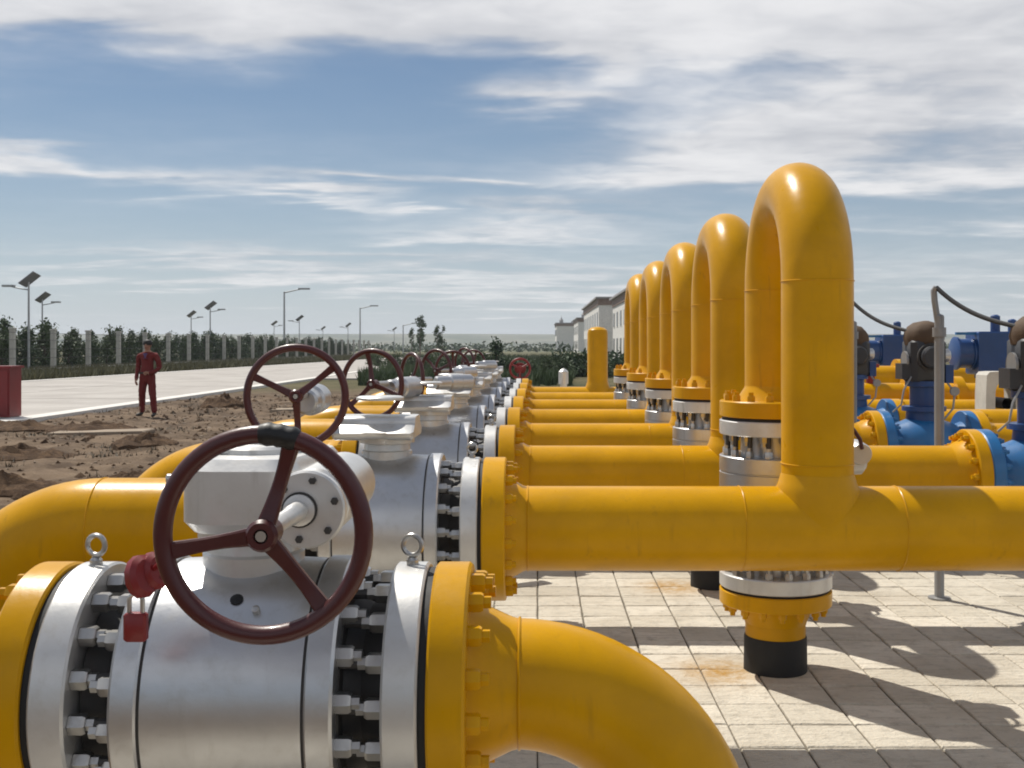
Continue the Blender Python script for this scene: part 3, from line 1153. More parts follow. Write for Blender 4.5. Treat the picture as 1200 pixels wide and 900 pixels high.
    MB().rev([(0.2, 0.085), (0.30, 0.085), (0.305, 0.105), (0.33, 0.105), (0.335, 0.07), (0.42, 0.065), (0.44, 0.04), (0.44, 0)], (0, -0.02, 0.62), (1, 0, 0), 32).build('bonnet', 'white_paint', vv, 30)
    MB().rev([(0, 0), (0, 0.05), (0.01, 0.055), (0.12, 0.055), (0.13, 0.045), (0.13, 0)], (0.40, -0.10, 0.66), (0, 1, 0.1), 28).build('gear_head', 'white_paint', vv, 30)
    MB().tube([(0.40, -0.11, 0.69), (0.385, -0.13, 0.735), (0.35, -0.14, 0.785), (0.30, -0.14, 0.82), (0.25, -0.14, 0.835)], [0.010, 0.010, 0.010, 0.011, 0.012], 10).build('lever', 'maroon', vv)
    if i <= 2:
        eye_bolt(vv, (Rv + 0.0, -0.02, 0.055), (0, 1, 0), 0.018)

    # riser out of the paving
    rs = thing('riser_pipe', 'yellow flanged riser in a black sleeve under the %s upright valve' % ['', 'first', 'second', 'third', 'fourth', 'fifth', 'sixth'][i], 'pipe', (XL, d + 2 * rl, 0), 'risers in black sleeves')
    yellow_flange(rs, (0, 0, 0.408), (0, 0, -1), Rv, RL, i <= 1, 0.075, 0.085, 16)
    MB().tube([(0, 0, 0.32), (0, 0, 0.02), (0, 0, -0.05)], RL * 0.985, 44).build('pipe', 'yellow', rs, 40)
    MB().rev([(-0.05, RL + 0.006), (0.0, RL + 0.006), (0.165, RL + 0.004), (0.175, RL + 0.0005), (0.175, RL * 0.98)], (0, 0, 0), (0, 0, 1), 44).build('sleeve', 'black', rs, 40)

# ------------------------------------------------------------------ lock on the nearest wheel
lk = thing('padlock', 'red padlock with chunky red lockout clamp hanging left of the nearest wheel', 'padlock', (-0.735, 2.03, 1.07))
MB().prism([(x * 0.021 + 0.0, y * 0.010) for (x, y) in ((-1, -0.6), (-0.8, -1), (0.8, -1), (1, -0.6), (1, 0.6), (0.8, 1), (-0.8, 1), (-1, 0.6))], 0.0, 0.052, 0.004).build('lock_body', 'red', lk, 40)
MB().tube([(-0.012, 0, 0.05), (-0.012, 0, 0.075)] + [(0.012 * -math.cos(t), 0, 0.075 + 0.012 * math.sin(t)) for t in [PI * q / 10 for q in range(1, 10)]] + [(0.012, 0, 0.075), (0.012, 0, 0.05)], 0.0042, 10).build('shackle', 'steel', lk)
cl = MB()
for (ox, oy, oz, rr, th, axx) in ((0.010, 0.0, 0.118, 0.040, 0.018, (0.75, -0.6, 0.25)), (0.030, 0.012, 0.126, 0.036, 0.018, (0.75, -0.6, 0.25))):
    rr *= 0.86
    cl.rev([(-th, 0), (-th, rr * 0.8), (-th * 0.5, rr), (th * 0.5, rr), (th, rr * 0.75), (th, 0)], (ox, oy, oz), axx, 12, 0.2, (0.85, 1.15))
cl.build('clamp', 'red', lk, 30)
MB().tube([(0.03, 0, 0.13), (0.05, -0.02, 0.145), (0.072, -0.06, 0.148), (0.10, -0.14, 0.15), (0.1165, -0.205, 0.16)], 0.005, 8).build('cable', 'red', lk)

# ------------------------------------------------------------------ blue motor operated valves on the right
for i in (2, 3, 4, 5):
    d = ROWS[i]
    nm = ['', '', 'cut off at the right edge', 'beside the grey conduit pole', 'half hidden by the first loop', 'farthest behind the first loop'][i]
    bv = thing('control_valve', 'blue control valve with dark brown-topped actuator, %s' % nm, 'valve', (2.98, d, 0), 'blue control valves')
    zl = ZP
    yf = yellow_flange(bv, (-0.36, 0, zl), (-1, 0, 0), 0.275, RP, i <= 3, 0.075, 0.08, 16)
    yf['label'] = 'yellow pipe flange bolted to the blue valve'
    body = MB()
    body.rev([(-0.36, 0.1), (-0.36, 0.268), (-0.352, 0.275), (-0.29, 0.275), (-0.283, 0.268), (-0.283, 0.19), (-0.24, 0.17), (-0.16, 0.20), (-0.08, 0.235), (0, 0.245), (0.08, 0.235), (0.16, 0.20), (0.24, 0.17), (0.283, 0.19), (0.283, 0.268), (0.29, 0.275), (0.352, 0.275), (0.36, 0.268), (0.36, 0.1)], (0, 0, zl), (1, 0, 0), 56)
    body.build('body', 'bright_blue', bv, 35)
    ring_nuts(bv, NUT_B, (-0.285, 0, zl), (1, 0, 0), 0.238, 16, 0.07, 'nut', i <= 3, 'bright_blue', nut_fn)
    yellow_flange(bv, (0.362, 0, zl), (1, 0, 0), 0.275, RP, False, 0.075, 0.08, 16)
    MB().tube([(0.43, 0, zl), (2.0, 0, zl), (3.8, 0, zl)], RP, 36).build('run_pipe', 'yellow', bv, 40)
    cmn = MB()
    cmn.rev([(0.15, 0.14), (0.27, 0.13), (0.275, 0.165), (0.31, 0.165), (0.315, 0.105), (0.46, 0.105), (0.465, 0.14), (0.505, 0.14), (0.505, 0)], (0, 0, zl), (0, 0, 1), 32)
    cmn.build('bonnet', 'blue', bv, 30)
    ab = MB()
    ab.prism([(0.135 * x, 0.135 * y) for (x, y) in ((-0.7, -1), (0.7, -1), (1, -0.7), (1, 0.7), (0.7, 1), (-0.7, 1), (-1, 0.7), (-1, -0.7))], zl + 0.50, zl + 0.82, 0.02)
    ab.rev([(0, 0.0), (0, 0.085), (0.10, 0.085), (0.115, 0.07), (0.115, 0)], (0.0, -0.11, zl + 0.69), (0, -1, 0), 24)
    ab.build('actuator', 'actuator_grey', bv, 40)
    MB().rev([(0, 0.05), (0.02, 0.055), (0.02, 0.075), (0.035, 0.075), (0.035, 0)], (-0.13, -0.03, zl + 0.66), (-1, 0, 0), 20).build('cable_gland', 'conduit', bv, 30)
    MB().rev([(0, 0.0), (0, 0.052), (0.05, 0.052), (0.06, 0.04), (0.06, 0)], (0.13, -0.02, zl + 0.70), (1, 0, 0), 20).build('switch_box', 'white_paint', bv, 30)
    hd = MB()
    hd.rev([(-0.05, 0.140), (0.0, 0.150), (0.05, 0.142), (0.09, 0.12), (0.12, 0.08), (0.135, 0.03), (0.137, 0)], (0, 0, zl + 0.83), (0, 0, 1), 36)
    hv = []
    for (x, y, z) in hd.v:
        n = mnoise.noise(Vector((x * 14, y * 14, z * 9 + i * 3))) * 0.016
        hv.append((x * (1 + n * 4), y * (1 + n * 4), z + n * 0.6))
    hd.v = hv
    hd.build('cover', 'brown_cover', bv, 60)
    # side boxes, terminal cover and small tubing that clutter the actuator
    MB().box((-0.165, -0.02, zl + 0.58), (0.07, 0.16, 0.12)).build('terminal_box', 'actuator_grey', bv, 0)
    MB().box((0.16, -0.06, zl + 0.56), (0.06, 0.10, 0.14)).build('limit_switch', 'blue', bv, 0)
    MB().tube([(0.14, -0.10, zl + 0.50), (0.19, -0.13, zl + 0.42), (0.17, -0.15, zl + 0.30), (0.10, -0.16, zl + 0.22)], 0.008, 8).build('tubing', 'conduit', bv)
    MB().tube([(-0.13, -0.10, zl + 0.54), (-0.20, -0.14, zl + 0.44), (-0.22, -0.14, zl + 0.33), (-0.27, -0.1, zl + 0.27)], 0.007, 8).build('tubing', 'conduit', bv)
    MB().rev([(0, 0), (0, 0.035), (0.02, 0.035), (0.022, 0.0)], (0.185, -0.13, zl + 0.43), (0, -1, 0), 18).build('pressure_gauge', 'conduit', bv)
    MB().rev([(0, 0.09), (0, 0.105), (0.02, 0.105), (0.02, 0.09)], (0, -0.15, zl + 0.69), (0, -1, 0), 20).build('actuator_ring', 'dark_steel', bv, 30)

# conduit poles with flexible cable
for (i, lab) in ((2, 'grey conduit pole with a cable hanging to the actuator at the right edge'), (3, 'grey conduit pole behind the first loop with a cable drooping right'), (4, 'farthest grey conduit pole hidden behind the first loop')):
    d = ROWS[i] + 0.44
    cp = thing('conduit_pole', lab, 'pole', (2.56, d, 0), 'conduit poles')
    MB().rev([(0, 0), (0, 0.07), (0.012, 0.07), (0.014, 0.033), (0.02, 0.030), (1.80, 0.030), (1.81, 0.024), (1.82, 0)], (0, 0, 0), (0, 0, 1), 20).build('post', 'conduit', cp, 30)
    MB().tube([(-0.012, 0, 1.78), (-0.03, 0, 1.90), (-0.035, 0, 1.965), (-0.022, -0.01, 1.985)], 0.020, 12).build('conduit_tip', 'conduit', cp)
    hx_, hy_, hz_ = 2.98 - 0.11 - 2.56, -0.44 - 0.03, ZP + 0.885
    pts = []
    for q in range(15):
        t = q / 14
        pts.append((-0.022 + (hx_ + 0.022) * t, -0.01 + (hy_ + 0.01) * t, 1.985 + (hz_ - 1.985) * t - 0.20 * t * (1 - t) * (1.25 - 0.5 * t)))
    MB().tube(pts, 0.0145, 10).build('cable', 'rubber', cp)
    MB().rev([(-0.03, 0.030), (-0.03, 0.042), (0.03, 0.042), (0.03, 0.030)], (0, 0, 1.70), (0, 0, 1), 16).build('clamp', 'conduit', cp, 30)

# blue gas-over-oil actuators farther to the right
for (n_, (x, d, lab)) in enumerate(((5.82, 14.35, 'large blue horizontal actuator valve right of the grey pole'), (5.80, 18.2, 'large blue horizontal actuator valve left of the grey pole'), (7.0, 16.6, 'blue horizontal actuator valve farthest right behind the others'), (5.75, 22.5, 'small blue horizontal actuator valve beside the first loop'))):
    av = thing('actuator_valve', lab, 'valve', (x, d, 0), 'blue actuator valves')
    MB().rev([(-1.6, 0.1), (-1.6, 0.177), (-0.48, 0.177), (-0.40, 0.20), (-0.40, 0.30), (-0.31, 0.30), (-0.31, 0.24), (0.31, 0.24), (0.31, 0.30), (0.40, 0.30), (0.40, 0.20), (0.48, 0.177), (2.5, 0.177), (2.5, 0)], (0, 0, 0.86), (1, 0, 0), 40).build('body', 'yellow', av, 30)
    ring_nuts(av, NUT_Y, (-0.405, 0, 0.86), (-1, 0, 0), 0.25, 16, 0, 'nut', False, 'yellow', nut_fn)
    MB().rev([(0.15, 0.12), (0.34, 0.12), (0.34, 0.16), (0.40, 0.16), (0.40, 0)], (0, 0, 0.86), (0, 0, 1), 28).build('stem_column', 'blue', av, 30)
    MB().prism([(-0.2, -0.22), (0.2, -0.22), (0.2, 0.22), (-0.2, 0.22)], 1.25, 1.80, 0.02).build('actuator_block', 'blue', av, 0)
    for s in (-1, 1):
        MB().rev([(0.19, 0.20), (0.22, 0.215), (0.235, 0.215), (0.235, 0.19), (0.40, 0.19), (0.40, 0.215), (0.43, 0.215), (0.45, 0.17), (0.45, 0)], (0, 0, 1.52), (s, 0, 0), 32).build('cylinder', 'blue', av, 30)
        MB().box((s * 0.30, -0.10, 1.775), (0.30, 0.05, 0.035)).build('tie_bar', 'bright_blue', av, 0)
    MB().rev([(0, 0), (0, 0.06), (0.20, 0.06), (0.22, 0.03), (0.22, 0)], (0.1, 0, 1.80), (0, 0, 1), 20).build('relief_cap', 'blue', av, 30)
    MB().prism([(-0.15, -0.15), (0.15, -0.15), (0.15, 0.15), (-0.15, 0.15)], 0.0, 0.60, 0.01).build('pedestal', 'kerb', av, 0)
    st = MB()
    st.rev([(0, 0), (0, 0.10), (0.16, 0.10), (0.17, 0.05), (0.17, 0)], (0.52, -0.42, 1.02), (0, 0, 1), 20)
    st.build('white_gauge_box', 'white_paint', av, 30)
for (x, d, r, z, lab) in ((4.6, 13.0, 0.16, 1.02, 'yellow header pipe crossing behind the blue valves'), (5.1, 16.6, 0.20, 1.12, 'thick yellow header pipe farthest behind the blue valves')):
    hp = thing('header_pipe', lab, 'pipe', (x, d, 0), 'yellow header pipes')
    MB().rev([(-1.5, 0), (-1.5, r * 0.6), (-1.42, r), (-0.3, r), (-0.3, r * 1.5), (-0.2, r * 1.5), (-0.2, r), (0.25, r), (0.25, r * 1.5), (0.35, r * 1.5), (0.35, r), (3.4, r), (3.4, 0)], (0, 0, z), (1, 0, 0), 32).build('pipe', 'yellow', hp, 30)
    for xx in (-0.9, 1.2):
        MB().box((xx, 0, (z - r * 0.95) / 2), (0.12, 0.2, z - r * 0.95)).build('support', 'dark_steel', hp, 0)
    ring_nuts(hp, NUT_Y, (-0.2, 0, z), (1, 0, 0), r * 1.28, 14, 0, 'nut', False, 'yellow', nut_fn)
    MB().rev([(0, 0.05), (0.20, 0.05), (0.20, 0.10), (0.24, 0.10), (0.24, 0)], (-0.7, 0, z + r * 0.9), (0, 0, 1), 20).build('vent', 'red', hp, 30)

# white block with an arched opening that stands among the yellow headers
ab_ = thing('anchor_block', 'white concrete anchor block with arched opening among the yellow headers', 'block', (5.0, 12.0, 0))
mb = MB()
op = [(0.11 * math.cos(t), 1.10 + 0.15 * math.sin(t)) for t in [PI * q / 12 for q in range(13)]]
inner = [(0.11, 0.92)] + op + [(-0.11, 0.92)]
outer = [(0.21, 0.0), (0.21, 1.0), (0.21, 1.1), (0.21, 1.22), (0.2, 1.30), (0.17, 1.335), (0.10, 1.34), (0.05, 1.34), (0.0, 1.34), (-0.05, 1.34), (-0.10, 1.34), (-0.17, 1.335), (-0.2, 1.30), (-0.21, 1.1), (-0.21, 0.0)]
for yy in (-0.15, 0.15):
    mb.v += [(x, yy, z) for (x, z) in outer] + [(x, yy, z) for (x, z) in inner]
no = len(outer)
for b_ in (0, 2 * no):
    for q in range(no - 1):
        mb.face((b_ + q, b_ + q + 1, b_ + no + q + 1, b_ + no + q))
    mb.face((b_, b_ + no, b_ + 2 * no - 1, b_ + no - 1))
for q in range(no):
    j = (q + 1) % no
    mb.face((q, j, 2 * no + j, 2 * no + q))
    mb.face((no + q, no + j, 3 * no + j, 3 * no + q))
mb.build('block', 'concrete_post', ab_, 30)
MB().rev([(-0.2, 0.06), (0.2, 0.06), (0.2, 0)], (0, 0, 1.0), (0, 1, 0), 20).build('anchor_pipe', 'dark_steel', ab_, 30)

# far end of the row: red wheel on a stand, small white vent
rw = thing('valve_stand', 'red hand wheel on a short dark stand at the far end of the valves', 'valve', (-0.30, 19.0, 0))
MB().rev([(0, 0.08), (0.9, 0.06), (1.15, 0.05), (1.15, 0)], (0, 0, 0), (0, 0, 1), 16).build('stand', 'dark_steel', rw)
rim = MB().tube([(0.17 * math.cos(2 * PI * q / 32), -0.09, 1.23 + 0.17 * math.sin(2 * PI * q / 32)) for q in range(32)], 0.02, 8, closed=True).build('hand_wheel', 'red', rw)
for a in (30, 150, 270):
    MB().tube([(0, -0.09, 1.23), (0.17 * math.cos(R_(a)), -0.09, 1.23 + 0.17 * math.sin(R_(a)))], 0.016, 8).build('spoke', 'red', rim)
MB().rev([(-0.12, 0.0), (-0.12, 0.05), (0.15, 0.05), (0.15, 0.10), (0.28, 0.10), (0.28, 0)], (0, 0, 1.23), (0, 1, 0), 18).build('gear_head', 'red', rw)
vt = thing('vent_post', 'small white capped vent post behind the last yellow pipe', 'post', (0.42, 18.0, 0))
MB().rev([(0, 0.06), (0.95, 0.055), (1.0, 0.06), (1.0, 0.08), (1.20, 0.08), (1.23, 0.05), (1.26, 0)], (0, 0, 0), (0, 0, 1), 20).build('post', 'white_paint', vt)

# ------------------------------------------------------------------ left side: red box, person, mounds
rbx = thing('fire_box', 'dark red steel fire box standing by the road at left edge', 'box', (-12.06, 24.3, 0.056))
MB().box((0, 0, 0.55), (1.25, 0.55, 1.06)).build('cabinet', 'red', rbx, 0)
MB().box((0, 0, 1.105), (1.34, 0.64, 0.05)).build('lid', 'red', rbx, 0)
for s in (-1, 1):
    MB().box((s * 0.305, -0.285, 0.55), (0.58, 0.025, 0.94)).build('door', 'red', rbx, 0)
MB().box((0.04, -0.305, 0.58), (0.03, 0.02, 0.14)).build('handle', 'steel', rbx, 0)
MB().box((0, 0, 0.012), (1.2, 0.5, 0.024)).build('plinth', 'kerb', rbx, 0)


def skin_mesh(verts, edges, name, root=0, sub=2):
    me = bpy.data.meshes.new(name)
    me.from_pydata([v[0] for v in verts], edges, [])
    o = bpy.data.objects.new(name, me)
    COL.objects.link(o)
    md = o.modifiers.new('skin', 'SKIN')
    md.use_smooth_shade = True
    lay = me.skin_vertices[0].data
    for i, v in enumerate(verts):
        r = v[1]
        lay[i].radius = (r, r) if isinstance(r, (int, float)) else r
        lay[i].use_root = (i == root)
    sb = o.modifiers.new('sub', 'SUBSURF')
    sb.levels = sub
    sb.render_levels = sub
    dg = bpy.context.evaluated_depsgraph_get()
    out = bpy.data.meshes.new_from_object(o.evaluated_get(dg))
    bpy.data.objects.remove(o)
    return out


def make_person(loc, rz, label):
    root = thing('person', label, 'person', loc, None, rz)
    # faces -y; x to the right
    V = [((0, 0.0, 0.96), (0.165, 0.115)),      # 0 pelvis
         ((0, -0.01, 1.12), (0.150, 0.105)),    # 1 waist
         ((0, 0.0, 1.28), (0.170, 0.115)),      # 2 chest
         ((0, 0.01, 1.43), (0.150, 0.090)),     # 3 shoulders
         ((0, 0.005, 1.52), (0.060, 0.062)),    # 4 neck
         ((0, -0.015, 1.60), (0.066, 0.078)),   # 5 jaw
         ((0, -0.005, 1.68), (0.078, 0.096)),   # 6 skull
         ((0, 0.005, 1.745), (0.060, 0.075))]   # 7 crown
    E = [(0, 1), (1, 2), (2, 3), (3, 4), (4, 5), (5, 6), (6, 7)]
    for s in (-1, 1):
        b = len(V)
        V += [((s * 0.105, 0.0, 0.87), 0.098), ((s * 0.150, -0.03 * s - 0.02, 0.52), 0.082), ((s * 0.165, -0.05 * s, 0.46), 0.078), ((s * 0.195, -0.07 * s + 0.02, 0.14), 0.066), ((s * 0.200, -0.07 * s + 0.015, 0.06), 0.046), ((s * 0.225, -0.07 * s - 0.10, 0.04), 0.043), ((s * 0.24, -0.07 * s - 0.165, 0.032), 0.030)]
        E += [(0, b)] + [(b + q, b + q + 1) for q in range(6)]
    # one arm hangs, the other is bent across the belt
    arms = ([((-0.205, 0.01, 1.415), 0.070), ((-0.240, 0.03, 1.27), 0.062), ((-0.255, 0.03, 1.13), 0.056), ((-0.250, -0.03, 0.98), 0.047), ((-0.242, -0.075, 0.875), 0.034), ((-0.240, -0.088, 0.82), 0.036)],
            [((0.205, 0.01, 1.415), 0.070), ((0.250, 0.045, 1.27), 0.062), ((0.272, 0.045, 1.14), 0.056), ((0.235, -0.08, 1.05), 0.046), ((0.140, -0.165, 1.015), 0.035), ((0.085, -0.185, 1.005), 0.036)])
    for a_ in arms:
        b = len(V)
        V += a_
        E += [(3, b)] + [(b + q, b + q + 1) for q in range(5)]
    me = skin_mesh(V, E, 'body')
    # five fingers on each hand, closed round the other hand in front of the belt
    bm = bmesh.new()
    bm.from_mesh(me)
    for (base, fd, sd, cu) in ((Vector((-0.239, -0.090, 0.80)), Vector((0.05, -0.12, -1)).normalized(), Vector((0.1, -1, 0.1)).normalized(), Vector((1, 0.1, 0))),
                               (Vector((0.070, -0.188, 1.002)), Vector((-1, -0.15, -0.05)).normalized(), Vector((0, 0, 1)), Vector((0, 1, 0)))):
        for q, ln in enumerate((0.066, 0.076, 0.070, 0.054)):
            o_ = base + sd * (0.026 - q * 0.0175)
            f = MB().tube([o_ - fd * 0.01, o_ + fd * ln * 0.5 + cu * 0.002, o_ + fd * ln * 0.85 + cu * 0.014, o_ + fd * ln + cu * 0.030], [0.0095, 0.009, 0.008, 0.006], 8)
            bm.from_mesh(f.mesh('finger', 'skin'))
        t_ = base - fd * 0.035 + sd * 0.026
        bm.from_mesh(MB().tube([t_, t_ + sd * 0.018 + fd * 0.025, t_ + sd * 0.020 + fd * 0.055 + cu * 0.008], [0.011, 0.010, 0.0075], 8).mesh('thumb', 'skin'))
    # nose, ears
    for (p_, a_, r_, h_) in (((0, -0.082, 1.635), (0, -1, -0.25), 0.016, 0.028), ((0.078, 0.01, 1.645), (1, 0.2, 0), 0.022, 0.012), ((-0.078, 0.01, 1.645), (-1, 0.2, 0), 0.022, 0.012)):
        e = MB().rev([(-0.01, r_), (h_ * 0.6, r_ * 0.9), (h_, r_ * 0.4), (h_, 0)], p_, a_, 10)
        bm.from_mesh(e.mesh('feature', 'skin'))
    bm.to_mesh(me)
    bm.free()
    me.materials.clear()
    for m in ('coverall', 'skin', 'shoe', 'hair'):
        me.materials.append(MATS[m])
    for pl in me.polygons:
        c = pl.center
        mi = 0
        if c.z > 1.50:
            mi = 1
        elif c.z < 0.095:
            mi = 2
        elif (c.y < -0.155 and -0.05 < c.x < 0.135 and 0.94 < c.z < 1.07) or (c.x < -0.2 and c.z < 0.875):
            mi = 1
        pl.material_index = mi
    # folds in the loose cloth
    for vv_ in me.vertices:
        c = vv_.co
        if 0.12 < c.z < 1.48:
            n = mnoise.fractal(Vector((c.x * 9, c.y * 9, c.z * 16)), 0.8, 2.0, 3)
            vv_.co = c + vv_.normal * (0.012 * n + 0.004)
    me.shade_smooth()
    link('body', me, root)
    cap = MB()
    cap.rev([(-0.035, 0.100), (0.0, 0.102), (0.04, 0.094), (0.075, 0.066), (0.092, 0.03), (0.095, 0)], (0, 0.008, 1.700), (0, -0.06, 1), 24, 0, (0.93, 1.12))
    cap.build('hair', 'hair', root, 60)
    for s in (-1, 1):
        MB().rev([(0, 0.011), (0.006, 0.009), (0.008, 0)], (s * 0.030, -0.083, 1.668), (0, -1, 0), 8).build('eye', 'hair', root)
    MB().box((0, -0.082, 1.592), (0.045, 0.012, 0.009)).build('mouth', 'maroon', root, 0)
    MB().box((0, -0.004, 1.015), (0.318, 0.235, 0.040)).build('belt', 'shoe', root, 0)
    # open collar with the shirt below
    MB().prism([(-0.05, -0.112), (0.05, -0.112), (0.03, -0.085), (-0.03, -0.085)], 1.34, 1.475, 0.006).build('shirt_front', 'shirt', root, 0)
    for s in (-1, 1):
        MB().tube([(s * 0.012, -0.118, 1.33), (s * 0.050, -0.105, 1.42), (s * 0.062, -0.05, 1.495), (s * 0.05, 0.04, 1.51)], [0.010, 0.018, 0.018, 0.014], 8).build('collar', 'coverall', root)
    return root


make_person((-9.07, 25.8, -0.02), R_(-10), 'person in dark red coverall standing on the dirt by the road')


def mound(p, sx, sy, h, seed, label, mat='soil'):
    mb = MB()
    n, m = 26, 9
    r = random.Random(seed)
    mb.v.append((0, 0, 0.62 * h * (1 + 0.75 * mnoise.fractal(Vector((seed, 0, seed * 1.7)), 0.8, 2.0, 5))))
    for j in range(1, m + 1):
        q = j / m
        for i in range(n):
            t = 2 * PI * i / n
            x, y = math.cos(t) * q, math.sin(t) * q
            nn = mnoise.fractal(Vector((x * 2.4 + seed, y * 2.4, seed * 1.7)), 0.8, 2.0, 5)
            z = 0.62 * h * ((1 - q * q) ** 0.9) * (1 + 0.75 * nn) + 0.16 * h * mnoise.noise(Vector((x * 9, y * 9, seed)))
            if j == m:
                z = -0.14
            w = 1 + 0.25 * mnoise.noise(Vector((x * 1.7, y * 1.7, seed + 4)))
            mb.v.append((x * sx * w, y * sy * w, z))
    for i in range(n):
        mb.face((0, 1 + i, 1 + (i + 1) % n))
    for j in range(m - 1):
        for i in range(n):
            a = 1 + j * n + i
            b = 1 + j * n + (i + 1) % n
            mb.face((a, a + n, b + n, b))
    o = mb.build('dirt_mound', mat, None, 25, p)
    return tag(o, label, 'mound', 'dirt mounds')


for (x, y, sx, sy, h, sd, lab) in ((-8.35, 29.5, 0.75, 0.7, 0.42, 1, 'small dark dirt mound by the road kerb right of the person'),
                                   (-6.35, 18.0, 0.62, 0.6, 0.30, 2, 'dark rough dirt mound in front of the standing person'),
                                   (-7.6, 16.2, 0.9, 0.7, 0.26, 3, 'wide dark dirt mound in the middle left of the dirt'),
                                   (-4.75, 12.9, 0.72, 0.6, 0.28, 4, 'dark dirt mound just behind the yellow elbows'),
                                   (-5.9, 12.1, 0.8, 0.6, 0.24, 5, 'low dirt mound above the left yellow elbow'),
                                   (-8.6, 21.5, 1.1, 0.7, 0.22, 6, 'long low dirt mound below the person'),
                                   (-10.3, 21.9, 1.2, 0.8, 0.24, 8, 'low dirt mound beside the red box')):
    mound((x, y, ground_z(x, y) - 0.02), sx, sy, h, sd, lab)
for (x, y, s, rz, lab) in ((-8.2, 20.8, 1.0, 0.1, 'pale flat slab lying on the dirt left of the person'), (-5.6, 27.5, 1.1, 0.05, 'pale flat slab lying on dirt behind the second wheel')):
    sl_ = MB().prism([(-0.9 * s, -0.25), (0.85 * s, -0.3), (0.95 * s, 0.22), (-0.8 * s, 0.3)], 0, 0.09, 0.02).build('slab', 'stone', None, 20, (x, y, ground_z(x, y) - 0.015))
    sl_.rotation_euler = (0.02, -0.02, rz)
    tag(sl_, lab, 'slab', 'pale slabs on the dirt')

# loose clods over the dirt: nobody could count them
cl = MB()
for n_ in range(4200):
    y = 3.5 + 33 * rng.random() ** 1.1
    x = rng.uniform(-15, -2.4)
    if y > 16 and x < road_near(y) + 0.8:
        continue
    s = rng.uniform(0.010, 0.036) * (2.2 if rng.random() < 0.10 else 1) * (1 + y * 0.015)
    z = ground_z(x, y)
    b = len(cl.v)
    q = [(1, 0, 0), (-1, 0, 0), (0, 1, 0), (0, -1, 0), (0, 0, 0.8), (0, 0, -0.6)]
    a = rng.uniform(0, PI)
    for (vx, vy, vz) in q:
        jx, jy = vx * rng.uniform(0.6, 1.5) + rng.uniform(-0.3, 0.3), vy * rng.uniform(0.6, 1.5) + rng.uniform(-0.3, 0.3)
        cl.v.append((x + s * (jx * math.cos(a) - jy * math.sin(a)), y + s * (jx * math.sin(a) + jy * math.cos(a)), z + s * vz * rng.uniform(0.7, 1.2)))
    for f in ((0, 2, 4), (2, 1, 4), (1, 3, 4), (3, 0, 4), (2, 0, 5), (1, 2, 5), (3, 1, 5), (0, 3, 5)):
        cl.face([b + i for i in f])
tag(cl.build('dirt_clods', 'soil', smooth=0), 'loose brown clods scattered over the dirt', 'clods', kind='stuff')


pb = MB()
for n_ in range(700):
    y = 4 + 30 * rng.random()
    x = rng.uniform(-14, -2.0)
    if y > 16 and x < road_near(y) + 0.9:
        continue
    s_ = rng.uniform(0.010, 0.028) * (1 + y * 0.02)
    c_ = Vector((x, y, ground_z(x, y) + s_ * 0.2))
    b = len(pb.v)
    bmx = bmesh.new()
    bmesh.ops.create_icosphere(bmx, subdivisions=1, radius=s_)
    k3 = (rng.uniform(0.7, 1.4), rng.uniform(0.7, 1.4), rng.uniform(0.4, 0.8))
    for v_ in bmx.verts:
        pb.v.append(tuple(c_ + Vector((v_.co.x * k3[0], v_.co.y * k3[1], v_.co.z * k3[2])) * rng.uniform(0.85, 1.15)))
    for f in bmx.faces:
        pb.face([b + v_.index for v_ in f.verts])
    bmx.free()
tag(pb.build('pebbles', 'stone', smooth=60), 'pale pebbles scattered over the dirt', 'pebbles', kind='stuff')


def tufts(area, n, hmin, hmax, seed, w=0.02, spread=0.5, zfn=lambda x, y: -0.02):
    r = random.Random(seed)
    mb = MB()
    for _ in range(n):
        x, y = area(r)
        if x is None:
            continue
        z = zfn(x, y)
        for _b in range(6):
            a = r.uniform(0, 2 * PI)
            h = r.uniform(hmin, hmax)
            l = h * r.uniform(0.1, spread)
            ox, oy = x + r.uniform(-0.1, 0.1), y + r.uniform(-0.1, 0.1)
            ww = w * r.uniform(0.6, 1.3)
            b = len(mb.v)
            ca, sa = math.cos(a), math.sin(a)
            mb.v += [(ox - sa * ww, oy + ca * ww, z), (ox + sa * ww, oy - ca * ww, z), (ox + ca * l, oy + sa * l, z + h)]
            mb.face((b, b + 1, b + 2))
    return mb


def dirt_area(r):
    y = r.uniform(5, 36)
    x = r.uniform(-14, -2.6)
    if y > 16 and x < road_near(y) + 0.7:
        return None, None
    if mnoise.noise(Vector((x * 0.5, y * 0.5, 2.0))) < 0.12:
        return None, None
    return x, y


tag(tufts(dirt_area, 2600, 0.02, 0.10, 11, 0.010, 1.4, ground_z).build('dry_grass', 'scrub', smooth=0), 'sparse dry weeds on the dirt', 'weeds', kind='stuff')


def verge_area(r):
    y = 42 + 130 * r.random() ** 1.6
    x = r.uniform(-31.5, road_far(y) - 0.6)
    return x, y


tag(tufts(verge_area, 8000, 0.18, 0.62, 12, 0.05, 0.7).build('verge_grass', 'grass', smooth=0), 'rough dry grass between the road and the fence', 'grass', kind='stuff')

